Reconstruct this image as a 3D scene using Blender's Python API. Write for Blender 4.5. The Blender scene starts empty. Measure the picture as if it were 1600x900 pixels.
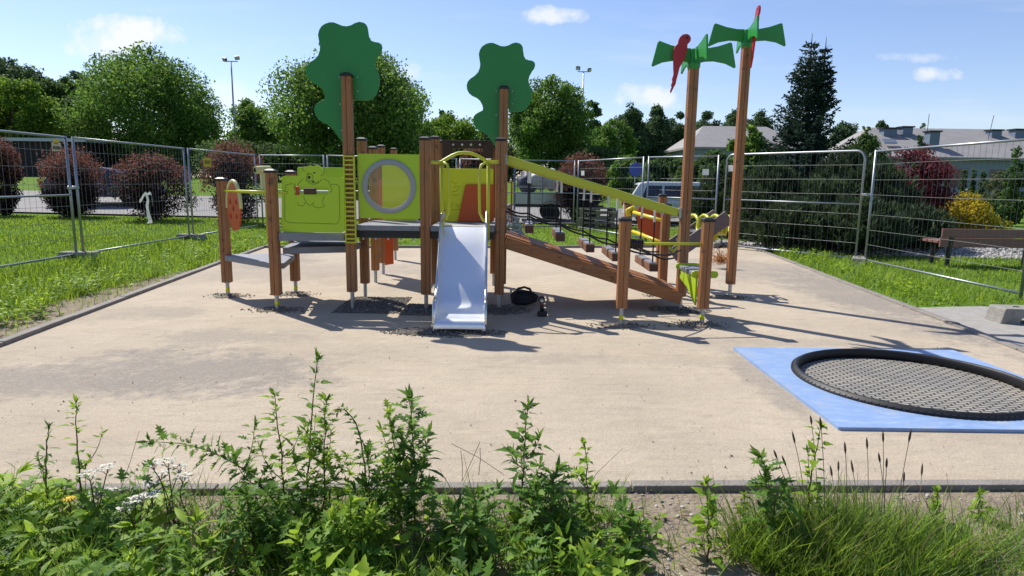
import bpy, bmesh, math, random
import numpy as np
from mathutils import Vector, Matrix
R_=math.radians
random.seed(7); rng=np.random.default_rng(11)
S=bpy.context.scene; COL=S.collection
# ------------------------------------------------------------------ camera
EYE=1.35; FPX=1020.0
PITCH=math.atan((450-283)/FPX); ROLL=R_(0.8)
cam=bpy.data.cameras.new('camera'); cam.sensor_width=36; cam.lens=36*FPX/1600; cam.clip_start=.05; cam.clip_end=2000
co=bpy.data.objects.new('camera',cam); COL.objects.link(co); S.camera=co
fw=Vector((0,math.cos(PITCH),-math.sin(PITCH))); rt0=Vector((1,0,0)); up0=rt0.cross(fw)
RT=rt0*math.cos(ROLL)+up0*math.sin(ROLL); UP=up0*math.cos(ROLL)-rt0*math.sin(ROLL)
co.matrix_world=Matrix(((RT.x,UP.x,-fw.x,0),(RT.y,UP.y,-fw.y,0),(RT.z,UP.z,-fw.z,EYE),(0,0,0,1)))
# ------------------------------------------------------------------ light
SUN_EL=R_(50); SUN_AZ=R_(-45)          # azimuth from +Y towards +X
sdir=Vector((math.sin(SUN_AZ)*math.cos(SUN_EL),math.cos(SUN_AZ)*math.cos(SUN_EL),math.sin(SUN_EL)))
sl=bpy.data.lights.new('sun','SUN'); sl.energy=4.8; sl.angle=R_(.53); sl.color=(1,.95,.86)
so=bpy.data.objects.new('sun',sl); COL.objects.link(so); so.rotation_euler=sdir.to_track_quat('Z','Y').to_euler(); so.location=(0,0,30)
S.view_settings.view_transform='Standard'; S.view_settings.look='None'; S.view_settings.exposure=0.45; S.view_settings.gamma=1
S.view_settings.use_curve_mapping=False
W=bpy.data.worlds.new('World'); S.world=W; W.use_nodes=True
wn=W.node_tree; wn.nodes.clear()
def N(nt,t,**k):
    n=nt.nodes.new(t)
    for a,b in k.items(): setattr(n,a,b)
    return n
def mth(nt,op,a,b=None,c=None,clamp=False):
    n=nt.nodes.new('ShaderNodeMath'); n.operation=op; n.use_clamp=clamp
    for i,v in enumerate((a,b,c)):
        if v is None: continue
        if isinstance(v,(int,float)): n.inputs[i].default_value=v
        else: nt.links.new(v,n.inputs[i])
    return n.outputs[0]
def build_world():
    L=wn.links.new
    sky=N(wn,'ShaderNodeTexSky'); sky.sky_type='NISHITA'; sky.sun_disc=False; sky.sun_elevation=SUN_EL; sky.sun_rotation=SUN_AZ
    sky.altitude=100; sky.air_density=1.0; sky.dust_density=.3; sky.ozone_density=3.5
    tc=N(wn,'ShaderNodeTexCoord'); sp=N(wn,'ShaderNodeSeparateXYZ'); L(tc.outputs['Generated'],sp.inputs[0])
    y=mth(wn,'MAXIMUM',sp.outputs[1],.02)
    u=mth(wn,'DIVIDE',sp.outputs[0],y); v=mth(wn,'DIVIDE',sp.outputs[2],y)
    cb=N(wn,'ShaderNodeCombineXYZ'); L(u,cb.inputs[0]); L(v,cb.inputs[1])
    nz=N(wn,'ShaderNodeTexNoise'); nz.inputs['Scale'].default_value=22; nz.inputs['Detail'].default_value=7; nz.inputs['Roughness'].default_value=.6
    L(cb.outputs[0],nz.inputs['Vector'])
    nd=mth(wn,'SUBTRACT',nz.outputs[0],.5)
    tot=None
    # u,v centre, half sizes, strength : the few small cumulus clouds of the day
    clouds=[(-.565,.205,.085,.03,.95),(-.60,.19,.06,.025,.9),(.052,.237,.05,.0135,.8),(.03,.240,.03,.008,.7),(.20,.125,.055,.02,.8),(.62,.163,.045,.011,.7),(.585,.187,.05,.008,.45),(-.155,.155,.022,.018,.4),(-.42,.115,.05,.03,.5),(1.2,.3,.15,.03,.8),(-1.3,.3,.2,.04,.8)]
    for (cu,cv,a,b,st) in clouds:
        du=mth(wn,'DIVIDE',mth(wn,'SUBTRACT',u,cu),a); dv=mth(wn,'DIVIDE',mth(wn,'SUBTRACT',v,cv),b)
        # flatter below than above
        d=mth(wn,'ADD',mth(wn,'MULTIPLY',du,du),mth(wn,'MULTIPLY',dv,dv))
        d=mth(wn,'SUBTRACT',mth(wn,'SUBTRACT',1.05,d),mth(wn,'MULTIPLY',nd,-4.2))
        d=mth(wn,'MULTIPLY',mth(wn,'MULTIPLY',d,.9,clamp=True),st)
        tot=d if tot is None else mth(wn,'MAXIMUM',tot,d)
    # faint high streaks
    mp=N(wn,'ShaderNodeMapping'); mp.inputs['Rotation'].default_value=(0,0,R_(-14)); mp.inputs['Scale'].default_value=(1.6,11,1); L(cb.outputs[0],mp.inputs[0])
    n2=N(wn,'ShaderNodeTexNoise'); n2.inputs['Scale'].default_value=1.7; n2.inputs['Detail'].default_value=5; L(mp.outputs[0],n2.inputs['Vector'])
    st=mth(wn,'MULTIPLY',mth(wn,'SUBTRACT',n2.outputs[0],.54,clamp=True),.9)
    tot=mth(wn,'MAXIMUM',tot,st)
    tot=mth(wn,'MULTIPLY',tot,mth(wn,'GREATER_THAN',sp.outputs[1],.05))
    mx=N(wn,'ShaderNodeMix',data_type='RGBA'); L(tot,mx.inputs[0]); tn=N(wn,'ShaderNodeMix',data_type='RGBA',blend_type='MULTIPLY'); tn.inputs[0].default_value=1; L(sky.outputs[0],tn.inputs[6]); tn.inputs[7].default_value=(1.04,.97,1.05,1); L(tn.outputs[2],mx.inputs[6]); mx.inputs[7].default_value=(6.6,6.7,6.9,1)
    bg=N(wn,'ShaderNodeBackground'); bg.inputs[1].default_value=.11; L(mx.outputs[2],bg.inputs[0])
    out=N(wn,'ShaderNodeOutputWorld'); L(bg.outputs[0],out.inputs[0])
build_world()
# ------------------------------------------------------------------ pixel helpers (1600x900 photo) -> real places
def ray(x,y): return fw+RT*((x-800)/FPX)+UP*((450-y)/FPX)
def G(x,y,z=0.0):
    d=ray(x,y); t=(z-EYE)/d.z; return Vector((0,0,EYE))+d*t
def P(x,y,Y):
    d=ray(x,y); return Vector((0,0,EYE))+d*(Y/d.y)
def gz(x,y):
    """height of the terrain"""
    t=min(max((y-22)/15,0),1); t=t*t*(3-2*t)
    f=min(max((14-x)/10,0),1)
    return 1.25*t*f
# ------------------------------------------------------------------ mesh tools
def worigin(o):
    v=Vector((0,0,0))
    while o is not None: v+=o.location; o=o.parent
    return v
def frame(d,up=(0,0,1)):
    d=Vector(d).normalized(); up=Vector(up)
    if abs(d.dot(up))>.98: up=Vector((0,1,0))
    s=d.cross(up).normalized(); u=s.cross(d).normalized()
    return d,s,u
class MB:
    def __init__(s): s.v=[]; s.f=[]
    def add(s,vs,fs):
        o=len(s.v); s.v+=[Vector(a) for a in vs]; s.f+=[tuple(i+o for i in f) for f in fs]; return s
    def box(s,c,sz,rot=None):
        c=Vector(c); x,y,z=[a/2 for a in sz]
        vs=[Vector((a,b,d)) for a in (-x,x) for b in (-y,y) for d in (-z,z)]
        if rot is not None: vs=[rot@v for v in vs]
        return s.add([c+v for v in vs],[(0,1,3,2),(4,6,7,5),(0,4,5,1),(2,3,7,6),(0,2,6,4),(1,5,7,3)])
    def beam(s,a,b,w,h,up=(0,0,1)):
        a=Vector(a); b=Vector(b); d,sd,u=frame(b-a,up)
        vs=[p+sd*(i*w/2)+u*(j*h/2) for p in (a,b) for i,j in ((-1,-1),(1,-1),(1,1),(-1,1))]
        return s.add(vs,[(0,1,2,3),(7,6,5,4),(0,4,5,1),(1,5,6,2),(2,6,7,3),(3,7,4,0)])
    def tube(s,pts,r,n=8,closed=False,cap=True):
        pts=[Vector(p) for p in pts]; m=len(pts)
        rs=r if isinstance(r,(list,tuple)) else [r]*m
        u=None; vs=[]
        for i,p in enumerate(pts):
            if closed: t=pts[(i+1)%m]-pts[i-1]
            else: t=pts[min(i+1,m-1)]-pts[max(i-1,0)]
            t=t.normalized() if t.length>1e-9 else Vector((0,0,1))
            if u is None: _,_,u=frame(t)
            u=(u-t*u.dot(t)); u=u.normalized() if u.length>1e-6 else frame(t)[2]
            w=t.cross(u)
            for k in range(n):
                a=2*math.pi*k/n; vs.append(p+(u*math.cos(a)+w*math.sin(a))*rs[i])
        fs=[]
        for i in range(m if closed else m-1):
            j=(i+1)%m
            for k in range(n):
                l=(k+1)%n; fs.append((i*n+k,i*n+l,j*n+l,j*n+k))
        if cap and not closed:
            fs.append(tuple(range(n-1,-1,-1))); fs.append(tuple((m-1)*n+k for k in range(n)))
        return s.add(vs,fs)
    def prism(s,pts,o,u,v,th):
        o=Vector(o);u=Vector(u);v=Vector(v); n=u.cross(v).normalized()*th
        m=len(pts); a=[o+u*p[0]+v*p[1] for p in pts]
        vs=a+[p+n for p in a]
        fs=[tuple(range(m-1,-1,-1)),tuple(range(m,2*m))]+[(i,(i+1)%m,m+(i+1)%m,m+i) for i in range(m)]
        return s.add(vs,fs)
    def lathe(s,prof,c=(0,0,0),n=32,axis=None,close=False,caps=True):
        c=Vector(c); vs=[]
        ax=axis or (Vector((1,0,0)),Vector((0,1,0)),Vector((0,0,1)))
        for r,z in prof:
            for k in range(n):
                a=2*math.pi*k/n; vs.append(c+ax[0]*(r*math.cos(a))+ax[1]*(r*math.sin(a))+ax[2]*z)
        fs=[]; m=len(prof)
        for i in range(m if close else m-1):
            j=(i+1)%m
            for k in range(n):
                l=(k+1)%n; fs.append((i*n+k,i*n+l,j*n+l,j*n+k))
        if not close and caps:
            if prof[0][0]>1e-5: fs.append(tuple(range(n-1,-1,-1)))
            if prof[-1][0]>1e-5: fs.append(tuple((m-1)*n+k for k in range(n)))
        return s.add(vs,fs)
    def build(s,name,mat,parent=None,smooth=False,bevel=0,origin=None,seg=2,auto=None):
        po=worigin(parent) if parent is not None else Vector((0,0,0))
        og=Vector(origin) if origin is not None else po.copy()
        me=bpy.data.meshes.new(name); me.from_pydata([tuple(v-og) for v in s.v],[],s.f); me.update()
        bm=bmesh.new(); bm.from_mesh(me); bmesh.ops.recalc_face_normals(bm,faces=bm.faces); bm.to_mesh(me); bm.free()
        if smooth: me.polygons.foreach_set('use_smooth',[True]*len(me.polygons))
        me.materials.append(mat)
        o=bpy.data.objects.new(name,me); COL.objects.link(o); o.location=og-po; o.parent=parent
        if bevel:
            b=o.modifiers.new('bevel','BEVEL'); b.width=bevel; b.segments=seg; b.limit_method='ANGLE'; b.angle_limit=R_(40)
        if smooth and auto:
            me.set_sharp_from_angle(angle=R_(auto))
        return o
def np_obj(name,V,F,mat,parent=None,loc=(0,0,0),smooth=False):
    V=np.asarray(V,dtype=np.float32); F=np.asarray(F,dtype=np.int32)
    me=bpy.data.meshes.new(name); n=len(F); k=F.shape[1]
    me.vertices.add(len(V)); me.vertices.foreach_set('co',V.ravel())
    me.loops.add(n*k); me.loops.foreach_set('vertex_index',F.ravel())
    me.polygons.add(n); me.polygons.foreach_set('loop_start',np.arange(0,n*k,k,dtype=np.int32))
    if smooth: me.polygons.foreach_set('use_smooth',np.ones(n,dtype=bool))
    me.update(calc_edges=True); me.materials.append(mat)
    o=bpy.data.objects.new(name,me); COL.objects.link(o); o.location=loc; o.parent=parent
    return o
def tag(o,label=None,cat=None,group=None,kind=None):
    if label: o['label']=label
    if cat: o['category']=cat
    if group: o['group']=group
    if kind: o['kind']=kind
    return o
def empty(name,loc,label,cat,group=None,rz=0):
    o=bpy.data.objects.new(name,None); o.empty_display_size=.2; COL.objects.link(o); o.location=loc; o.rotation_euler=(0,0,rz)
    return tag(o,label,cat,group)
KIDS={}
def copy_tree(o,loc=None,rz=None,sc=None,label=None,group=None,parent=None):
    c=o.copy(); COL.objects.link(c); c.parent=parent
    if loc is not None: c.location=loc
    if rz is not None: c.rotation_euler=(0,0,rz)
    if sc is not None: c.scale=sc if isinstance(sc,(tuple,list)) else (sc,sc,sc)
    if label: c['label']=label
    if group: c['group']=group
    for ch in [q for q in COL.objects if q.parent==o]: copy_tree(ch,parent=c)
    return c
# replicate a leaf template
def orient(d,n):
    """rows N: direction d (leaf axis), normal n -> (N,3,3) with columns axis,side,normal"""
    d=d/np.maximum(np.linalg.norm(d,axis=1,keepdims=True),1e-9)
    s=np.cross(n,d); s/=np.maximum(np.linalg.norm(s,axis=1,keepdims=True),1e-9)
    n=np.cross(d,s)
    return np.stack([d,s,n],axis=2)
def replicate(tv,tf,pos,M,sc):
    tv=np.asarray(tv,float); tf=np.asarray(tf,int); n=len(pos)
    sc=np.asarray(sc,float).reshape(n,1,-1)
    V=np.einsum('nij,kj->nki',M,tv)*1.0 if sc.shape[2]==1 else None
    if V is None:
        loc=tv[None]*sc; V=np.einsum('nij,nkj->nki',M,loc)
    else: V=V*sc
    V=V+pos[:,None,:]
    F=(tf[None]+(np.arange(n)*len(tv))[:,None,None]).reshape(-1,tf.shape[1])
    return V.reshape(-1,3),F
DIAM=(np.array([(0,0,0),(.5,-.36,.06),(1,0,-.08),(.5,.36,.06)]),np.array([(0,1,2,3)]))
BLADE=(np.array([(0,-.5,0),(0,.5,0),(.5,.42,.08),(.5,-.42,.08),(1,.03,.3),(1,-.03,.3)]),np.array([(0,1,2,3),(3,2,4,5)]))
def rdir(n): 
    v=rng.normal(size=(n,3)); return v/np.linalg.norm(v,axis=1,keepdims=True)
# ------------------------------------------------------------------ materials
def mat(name,col,rough=.6,metal=0,var=None,vscale=6,vstretch=(1,1,1),bump=0,bscale=40,trans=0,island=0,spec=.5,coord='Object',tcol=None,detail=4,coat=0,perobj=False):
    if metal<.5: col=tuple(c*.80 for c in col); var=tuple(c*.80 for c in var) if var else None
    m=bpy.data.materials.new(name); m.use_nodes=True; nt=m.node_tree; L=nt.links.new
    b=nt.nodes['Principled BSDF']; b.inputs['Roughness'].default_value=rough; b.inputs['Metallic'].default_value=metal
    b.inputs['Specular IOR Level'].default_value=spec
    if coat: b.inputs['Coat Weight'].default_value=coat
    c=(*col,1); b.inputs['Base Color'].default_value=c; cout=None
    tc=N(nt,'ShaderNodeTexCoord'); mp=N(nt,'ShaderNodeMapping'); mp.inputs['Scale'].default_value=vstretch; L(tc.outputs[coord],mp.inputs[0])
    if perobj:
        oi=N(nt,'ShaderNodeObjectInfo'); cx_=N(nt,'ShaderNodeCombineXYZ'); r_=mth(nt,'MULTIPLY',oi.outputs['Random'],53.0)
        for i_ in range(3): L(r_,cx_.inputs[i_])
        L(cx_.outputs[0],mp.inputs['Location'])
    if var is not None:
        nz=N(nt,'ShaderNodeTexNoise'); nz.inputs['Scale'].default_value=vscale; nz.inputs['Detail'].default_value=detail; nz.inputs['Roughness'].default_value=.62; L(mp.outputs[0],nz.inputs['Vector'])
        rp=N(nt,'ShaderNodeValToRGB'); rp.color_ramp.elements[0].position=.3; rp.color_ramp.elements[1].position=.7
        rp.color_ramp.elements[0].color=(*var,1); rp.color_ramp.elements[1].color=c; L(nz.outputs[0],rp.inputs[0]); cout=rp.outputs[0]
    if island:
        ge=N(nt,'ShaderNodeNewGeometry'); hs=N(nt,'ShaderNodeHueSaturation')
        if cout: L(cout,hs.inputs['Color'])
        else: hs.inputs['Color'].default_value=c
        L(mth(nt,'MULTIPLY_ADD',ge.outputs['Random Per Island'],island,1-island*.5),hs.inputs['Value'])
        L(mth(nt,'MULTIPLY_ADD',ge.outputs['Random Per Island'],-.045*island,.5+.02*island),hs.inputs['Hue'])
        cout=hs.outputs[0]
    if perobj and cout:
        m2=N(nt,'ShaderNodeMapping'); L(cx_.outputs[0],m2.inputs['Location']); L(tc.outputs['Object'],m2.inputs[0])
        for sc_,lo_,hi_,cc_,am_ in ((3.0,.50,.72,(.20,.12,.07),.55),(11.0,.62,.70,(.07,.03,.015),.7)):
            q_=N(nt,'ShaderNodeTexNoise'); q_.inputs['Scale'].default_value=sc_; q_.inputs['Detail'].default_value=6; L(m2.outputs[0],q_.inputs['Vector'])
            f_=mth(nt,'MULTIPLY',mth(nt,'DIVIDE',mth(nt,'SUBTRACT',q_.outputs[0],lo_,clamp=True),hi_-lo_,clamp=True),am_)
            x_=N(nt,'ShaderNodeMix',data_type='RGBA'); L(f_,x_.inputs[0]); L(cout,x_.inputs[6]); x_.inputs[7].default_value=(*cc_,1); cout=x_.outputs[2]
    if cout: L(cout,b.inputs['Base Color'])
    if bump:
        n2=N(nt,'ShaderNodeTexNoise'); n2.inputs['Scale'].default_value=bscale; n2.inputs['Detail'].default_value=5; L(mp.outputs[0],n2.inputs['Vector'])
        bp=N(nt,'ShaderNodeBump'); bp.inputs['Strength'].default_value=bump; bp.inputs['Distance'].default_value=.02; L(n2.outputs[0],bp.inputs['Height']); L(bp.outputs[0],b.inputs['Normal'])
    if trans:
        t=N(nt,'ShaderNodeBsdfTranslucent'); mx=N(nt,'ShaderNodeMixShader'); mx.inputs[0].default_value=trans
        if tcol: t.inputs[0].default_value=(*tcol,1)
        elif cout:
            hs2=N(nt,'ShaderNodeHueSaturation'); hs2.inputs['Value'].default_value=1.5; hs2.inputs['Hue'].default_value=.485; L(cout,hs2.inputs['Color']); L(hs2.outputs[0],t.inputs[0])
        else: t.inputs[0].default_value=c
        L(b.outputs[0],mx.inputs[1]); L(t.outputs[0],mx.inputs[2]); L(mx.outputs[0],nt.nodes['Material Output'].inputs[0])
    return m
M={}
WC=(.47,.195,.064); WV=(.29,.112,.036)
M['wood_z']=mat('stained_wood_upright',WC,.55,var=WV,vscale=5,vstretch=(14,14,.7),bump=.25,bscale=9,perobj=True)
M['wood_x']=mat('stained_wood_beam',WC,.55,var=WV,vscale=5,vstretch=(.7,14,14),bump=.25,bscale=9,perobj=True)
M['wood_y']=mat('stained_wood_step',(.30,.15,.075),.6,var=(.2,.085,.04),vscale=5,vstretch=(14,.7,14),bump=.25,bscale=9)
M['wood_end']=mat('wood_end_grain',(.13,.06,.033),.7,var=(.07,.03,.02),vscale=40)
M['wood_dark']=mat('dark_red_wood',(.06,.022,.018),.6,var=(.035,.013,.012),vscale=6,vstretch=(1,12,12))
M['cap']=mat('black_plastic_cap',(.012,.012,.014),.5)
M['galv']=mat('galvanised_steel',(.45,.47,.49),.42,metal=.85,var=(.32,.34,.36),vscale=30)
M['lime']=mat('lime_panel_plastic',(.49,.71,.02),.38,var=(.455,.66,.018),vscale=3)
M['lime_bear']=mat('lime_panel_orange_peel',(.49,.71,.02),.45,bump=.05,bscale=300)
M['yellow_panel']=mat('yellow_green_panel',(.78,.80,.012),.4)
M['lime_tube']=mat('lime_powder_coat',(.60,.62,.035),.35)
M['yellow_tube']=mat('yellow_powder_coat',(.75,.62,.02),.35)
M['groove']=mat('engraved_line',(.10,.20,.012),.6)
M['green_tree']=mat('green_panel_plastic',(.022,.28,.055),.4,var=(.019,.25,.048),vscale=2)
M['palm']=mat('palm_leaf_plastic',(.028,.31,.05),.4)
M['orange']=mat('orange_red_panel',(.62,.085,.008),.4)
M['red']=mat('red_parrot_plastic',(.5,.012,.02),.4)
M['deck']=mat('grey_deck_plate',(.27,.28,.31),.6,var=(.22,.23,.26),vscale=20,bump=.15,bscale=120)
M['dark_metal']=mat('dark_steel_frame',(.03,.032,.036),.5,metal=.4)
M['ring']=mat('grey_ring_plastic',(.36,.37,.40),.45)
M['rope']=mat('black_rope',(.010,.011,.016),.75,bump=.3,bscale=200)
M['net']=mat('net_rope',(.03,.025,.025),.8)
M['white']=mat('white_plastic',(.75,.75,.72),.45)
M['cream']=mat('pale_yellow_plastic',(.7,.68,.3),.45)
M['steel']=mat('brushed_stainless_slide',(.92,.92,.92),.36,metal=.84,var=(.86,.87,.88),vscale=4,vstretch=(40,1,1),bump=.02,bscale=20)
M['steel_rail']=mat('stainless_edge',(.6,.61,.63),.25,metal=.95)
M['rubber']=mat('black_rubber_ring',(.006,.006,.008),.55,bump=.15,bscale=150)
M['plank_grey']=mat('grey_purple_plank',(.21,.17,.18),.65,var=(.15,.12,.13),vscale=5,vstretch=(1,14,14))
M['concrete']=mat('pale_concrete',(.42,.40,.36),.85,var=(.33,.31,.28),vscale=9,bump=.35,bscale=60)
M['concrete_block']=mat('rough_concrete_block',(.36,.34,.30),.9,var=(.25,.24,.21),vscale=14,bump=.5,bscale=50)
M['kerb']=mat('kerb_concrete',(.33,.30,.265),.88,var=(.23,.205,.175),vscale=7,bump=.4,bscale=70)
M['fence']=mat('fence_zinc_tube',(.30,.32,.34),.42,metal=.7,var=(.28,.30,.33),vscale=12)
M['wire']=mat('fence_wire',(.15,.16,.175),.45,metal=.6)
M['wire_light']=mat('fence_wire_bright',(.19,.20,.205),.55,metal=.3)
M['glass_dome']=None
def m_dome():
    m=bpy.data.materials.new('clear_dome'); m.use_nodes=True; nt=m.node_tree; nt.nodes.remove(nt.nodes['Principled BSDF'])
    t=N(nt,'ShaderNodeBsdfTransparent'); t.inputs[0].default_value=(.97,.98,.86,1)
    g=N(nt,'ShaderNodeBsdfGlossy'); g.inputs[1].default_value=.06
    d=N(nt,'ShaderNodeBsdfDiffuse'); d.inputs[0].default_value=(.75,.8,.45,1)
    lw=N(nt,'ShaderNodeLayerWeight'); lw.inputs[0].default_value=.3
    a=N(nt,'ShaderNodeMixShader'); a.inputs[0].default_value=.13; nt.links.new(t.outputs[0],a.inputs[1]); nt.links.new(d.outputs[0],a.inputs[2])
    b=N(nt,'ShaderNodeMixShader'); nt.links.new(mth(nt,'MULTIPLY_ADD',lw.outputs['Fresnel'],.6,.0),b.inputs[0]); nt.links.new(a.outputs[0],b.inputs[1]); nt.links.new(g.outputs[0],b.inputs[2])
    nt.links.new(b.outputs[0],nt.nodes['Material Output'].inputs[0]); return m
M['glass_dome']=m_dome()
def m_sand():
    m=bpy.data.materials.new('compacted_sand'); m.use_nodes=True; nt=m.node_tree; L=nt.links.new; b=nt.nodes['Principled BSDF']; b.inputs['Roughness'].default_value=.92; b.inputs['Specular IOR Level'].default_value=.2
    tc=N(nt,'ShaderNodeTexCoord'); pos=tc.outputs['Object']; sp=N(nt,'ShaderNodeSeparateXYZ'); L(pos,sp.inputs[0])
    def nz(sc,det=5,st=(1,1,1),r=.6):
        mp=N(nt,'ShaderNodeMapping'); mp.inputs['Scale'].default_value=st; L(pos,mp.inputs[0])
        n=N(nt,'ShaderNodeTexNoise'); n.inputs['Scale'].default_value=sc; n.inputs['Detail'].default_value=det; n.inputs['Roughness'].default_value=r; L(mp.outputs[0],n.inputs['Vector']); return n.outputs[0]
    def ramp(v,a,b2,c0,c1):
        r=N(nt,'ShaderNodeValToRGB'); r.color_ramp.elements[0].position=a; r.color_ramp.elements[1].position=b2; r.color_ramp.elements[0].color=(*c0,1); r.color_ramp.elements[1].color=(*c1,1); L(v,r.inputs[0]); return r.outputs[0]
    def mix(f,a,b2):
        x=N(nt,'ShaderNodeMix',data_type='RGBA'); L(f,x.inputs[0])
        for i,q in ((6,a),(7,b2)):
            if isinstance(q,tuple): x.inputs[i].default_value=(*q,1)
            else: L(q,x.inputs[i])
        return x.outputs[2]
    base=ramp(nz(.9,6),.32,.68,(.345,.286,.207),(.445,.367,.265))
    fine=nz(70,4,r=.7)
    base=mix(mth(nt,'MULTIPLY',mth(nt,'SUBTRACT',fine,.40,clamp=True),1.9,clamp=True),base,(.23,.185,.138))
    # grey gravelly stains with their own shape
    grey=ramp(nz(140,3,r=.8),.35,.66,(.125,.11,.095),(.31,.27,.225))
    tot=None; ds=nz(1.6,5); wob=mth(nt,'ADD',mth(nt,'MULTIPLY',mth(nt,'SUBTRACT',ds,.5),3.0),mth(nt,'MULTIPLY',mth(nt,'SUBTRACT',nz(9,6,r=.75),.5),3.4))
    for (cx,cy,a,bb,s) in [(-2.35,4.45,1.2,.62,.85),(-3.5,4.15,1.4,.42,.75),(-2.4,5.5,.75,.3,.5),(-2.9,9.5,2.2,1.2,.4),(4.3,8.2,.7,3.2,.85),(3.9,10.5,1.2,1.6,.55),(-3.6,6.4,.5,.35,.4),(1.78,4.5,.16,1.0,.6),(.9,4.9,1.0,.22,.3),(-1.8,4.9,.8,.22,.35),(2.6,5.5,1.3,.16,.35),(-3.9,10.5,.8,1.4,.6)]:
        d=mth(nt,'ADD',mth(nt,'POWER',mth(nt,'ABSOLUTE',mth(nt,'DIVIDE',mth(nt,'SUBTRACT',sp.outputs[0],cx),a)),2.0),mth(nt,'POWER',mth(nt,'ABSOLUTE',mth(nt,'DIVIDE',mth(nt,'SUBTRACT',sp.outputs[1],cy),bb)),2.0))
        d=mth(nt,'MULTIPLY',mth(nt,'MULTIPLY',mth(nt,'ADD',mth(nt,'SUBTRACT',1.15,d),wob),1.1,clamp=True),s)
        tot=d if tot is None else mth(nt,'MAXIMUM',tot,d)
    mot=mth(nt,'MULTIPLY',mth(nt,'SUBTRACT',nz(5,8,(1,2.2,1),.7),.5,clamp=True),2.0,clamp=True)
    base=mix(mot,base,(.275,.217,.145))
    mot2=mth(nt,'MULTIPLY',mth(nt,'SUBTRACT',nz(3.1,7,(1,3,1),.7),.55,clamp=True),2.2,clamp=True)
    base=mix(mot2,base,(.49,.405,.285))
    grit=mth(nt,'MULTIPLY',mth(nt,'SUBTRACT',nz(34,6,r=.8),.5),3.4)
    tot=mth(nt,'MULTIPLY',mth(nt,'ADD',tot,mth(nt,'MULTIPLY',grit,mth(nt,'MULTIPLY',tot,mth(nt,'SUBTRACT',1.6,tot)))),1.0,clamp=True)
    col=mix(tot,base,grey)
    spk=mth(nt,'MULTIPLY',mth(nt,'SUBTRACT',nz(55,3,r=.8),.63,clamp=True),9,clamp=True)
    col=mix(mth(nt,'MULTIPLY',spk,.8),col,(.17,.14,.11))
    # reddish crust, scuffs drawn by the roller
    red=mth(nt,'MULTIPLY',mth(nt,'SUBTRACT',nz(.7,4,(1,1.6,1)),.55,clamp=True),2.2,clamp=True)
    col=mix(red,col,(.38,.28,.18))
    sc=mth(nt,'MULTIPLY',mth(nt,'SUBTRACT',nz(2.2,8,(1,7,1),.72),.54,clamp=True),3.2,clamp=True)
    col=mix(sc,col,(.22,.18,.14))
    hs=N(nt,'ShaderNodeHueSaturation'); hs.inputs['Value'].default_value=1.2; hs.inputs['Saturation'].default_value=.88; L(col,hs.inputs['Color']); L(hs.outputs[0],b.inputs['Base Color'])
    bp=N(nt,'ShaderNodeBump'); bp.inputs['Strength'].default_value=.8; bp.inputs['Distance'].default_value=.015
    L(mth(nt,'ADD',mth(nt,'MULTIPLY',nz(110,4,r=.75),.5),mth(nt,'MULTIPLY',nz(7,6),1.2)),bp.inputs['Height']); L(bp.outputs[0],b.inputs['Normal'])
    return m
M['sand']=m_sand()
M['lawn']=mat('lawn_soil',(.14,.25,.025),.95,var=(.10,.18,.02),vscale=3,bump=.6,bscale=30,spec=.1,detail=8)
M['soil']=mat('bare_soil',(.38,.315,.235),.95,var=(.23,.185,.14),vscale=10,bump=.9,bscale=45,spec=.1,detail=8)
M['asphalt']=mat('worn_asphalt',(.30,.29,.28),.9,var=(.24,.23,.225),vscale=2,bump=.3,bscale=60)
M['gravel_dark']=mat('dark_gravel',(.19,.17,.145),.9,var=(.09,.08,.07),vscale=60,bump=1,bscale=80)
M['gravel_soil']=mat('dug_sandy_soil',(.34,.285,.21),.95,var=(.20,.165,.125),vscale=25,bump=.8,bscale=60); M['stone']=mat('pebble_stone',(.40,.37,.33),.85,island=1.0)
M['stone_dark']=mat('dark_pebble',(.23,.205,.17),.9,island=1.0)
M['stone_white']=mat('white_garden_stone',(.42,.40,.38),.85,island=.9)
M['grass']=mat('grass_blade',(.20,.34,.025),.5,trans=.42,island=.9,spec=.3)
M['grass_fore']=mat('tall_grass_blade',(.175,.30,.04),.5,trans=.35,island=.9,spec=.3)
M['weed']=mat('weed_leaf',(.135,.27,.04),.55,trans=.38,island=.9,spec=.2)
M['weed_light']=mat('weed_leaf_light',(.23,.39,.035),.55,trans=.42,island=.9,spec=.2)
M['stem']=mat('weed_stem',(.08,.10,.03),.6,var=(.10,.05,.03),vscale=12)
M['dry']=mat('dry_stalk',(.16,.11,.055),.8,island=.8)
M['seed']=mat('seed_head',(.055,.038,.022),.9)
M['yarrow']=mat('white_flower',(.66,.64,.55),.8,island=.4)
M['yellowf']=mat('yellow_flower',(.8,.55,.01),.7)
M['bark']=mat('tree_bark',(.10,.075,.055),.9,var=(.05,.04,.03),vscale=8,vstretch=(3,3,.6),bump=.8,bscale=14)
def leafm(n,c,tr=.30,isl=.9): M[n]=mat(n,tuple(q*1.3 for q in c),.65,var=tuple(q*.8 for q in c),vscale=.9 if n.startswith('leaf_') and n[5:] in ('bright','mid','dark','far') else 5,detail=2,trans=tr,island=isl,spec=.12)
leafm('leaf_bright',(.125,.245,.03),.45); leafm('leaf_mid',(.11,.225,.04),.44); leafm('leaf_dark',(.07,.14,.038),.38); leafm('leaf_far',(.07,.13,.052),.36)
leafm('leaf_grey',(.09,.12,.05),.3); leafm('leaf_purple',(.036,.019,.021),.22); leafm('leaf_copper',(.19,.095,.06),.35); leafm('leaf_red',(.15,.032,.032),.35); leafm('leaf_yellow',(.42,.36,.02),.35)
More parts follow.
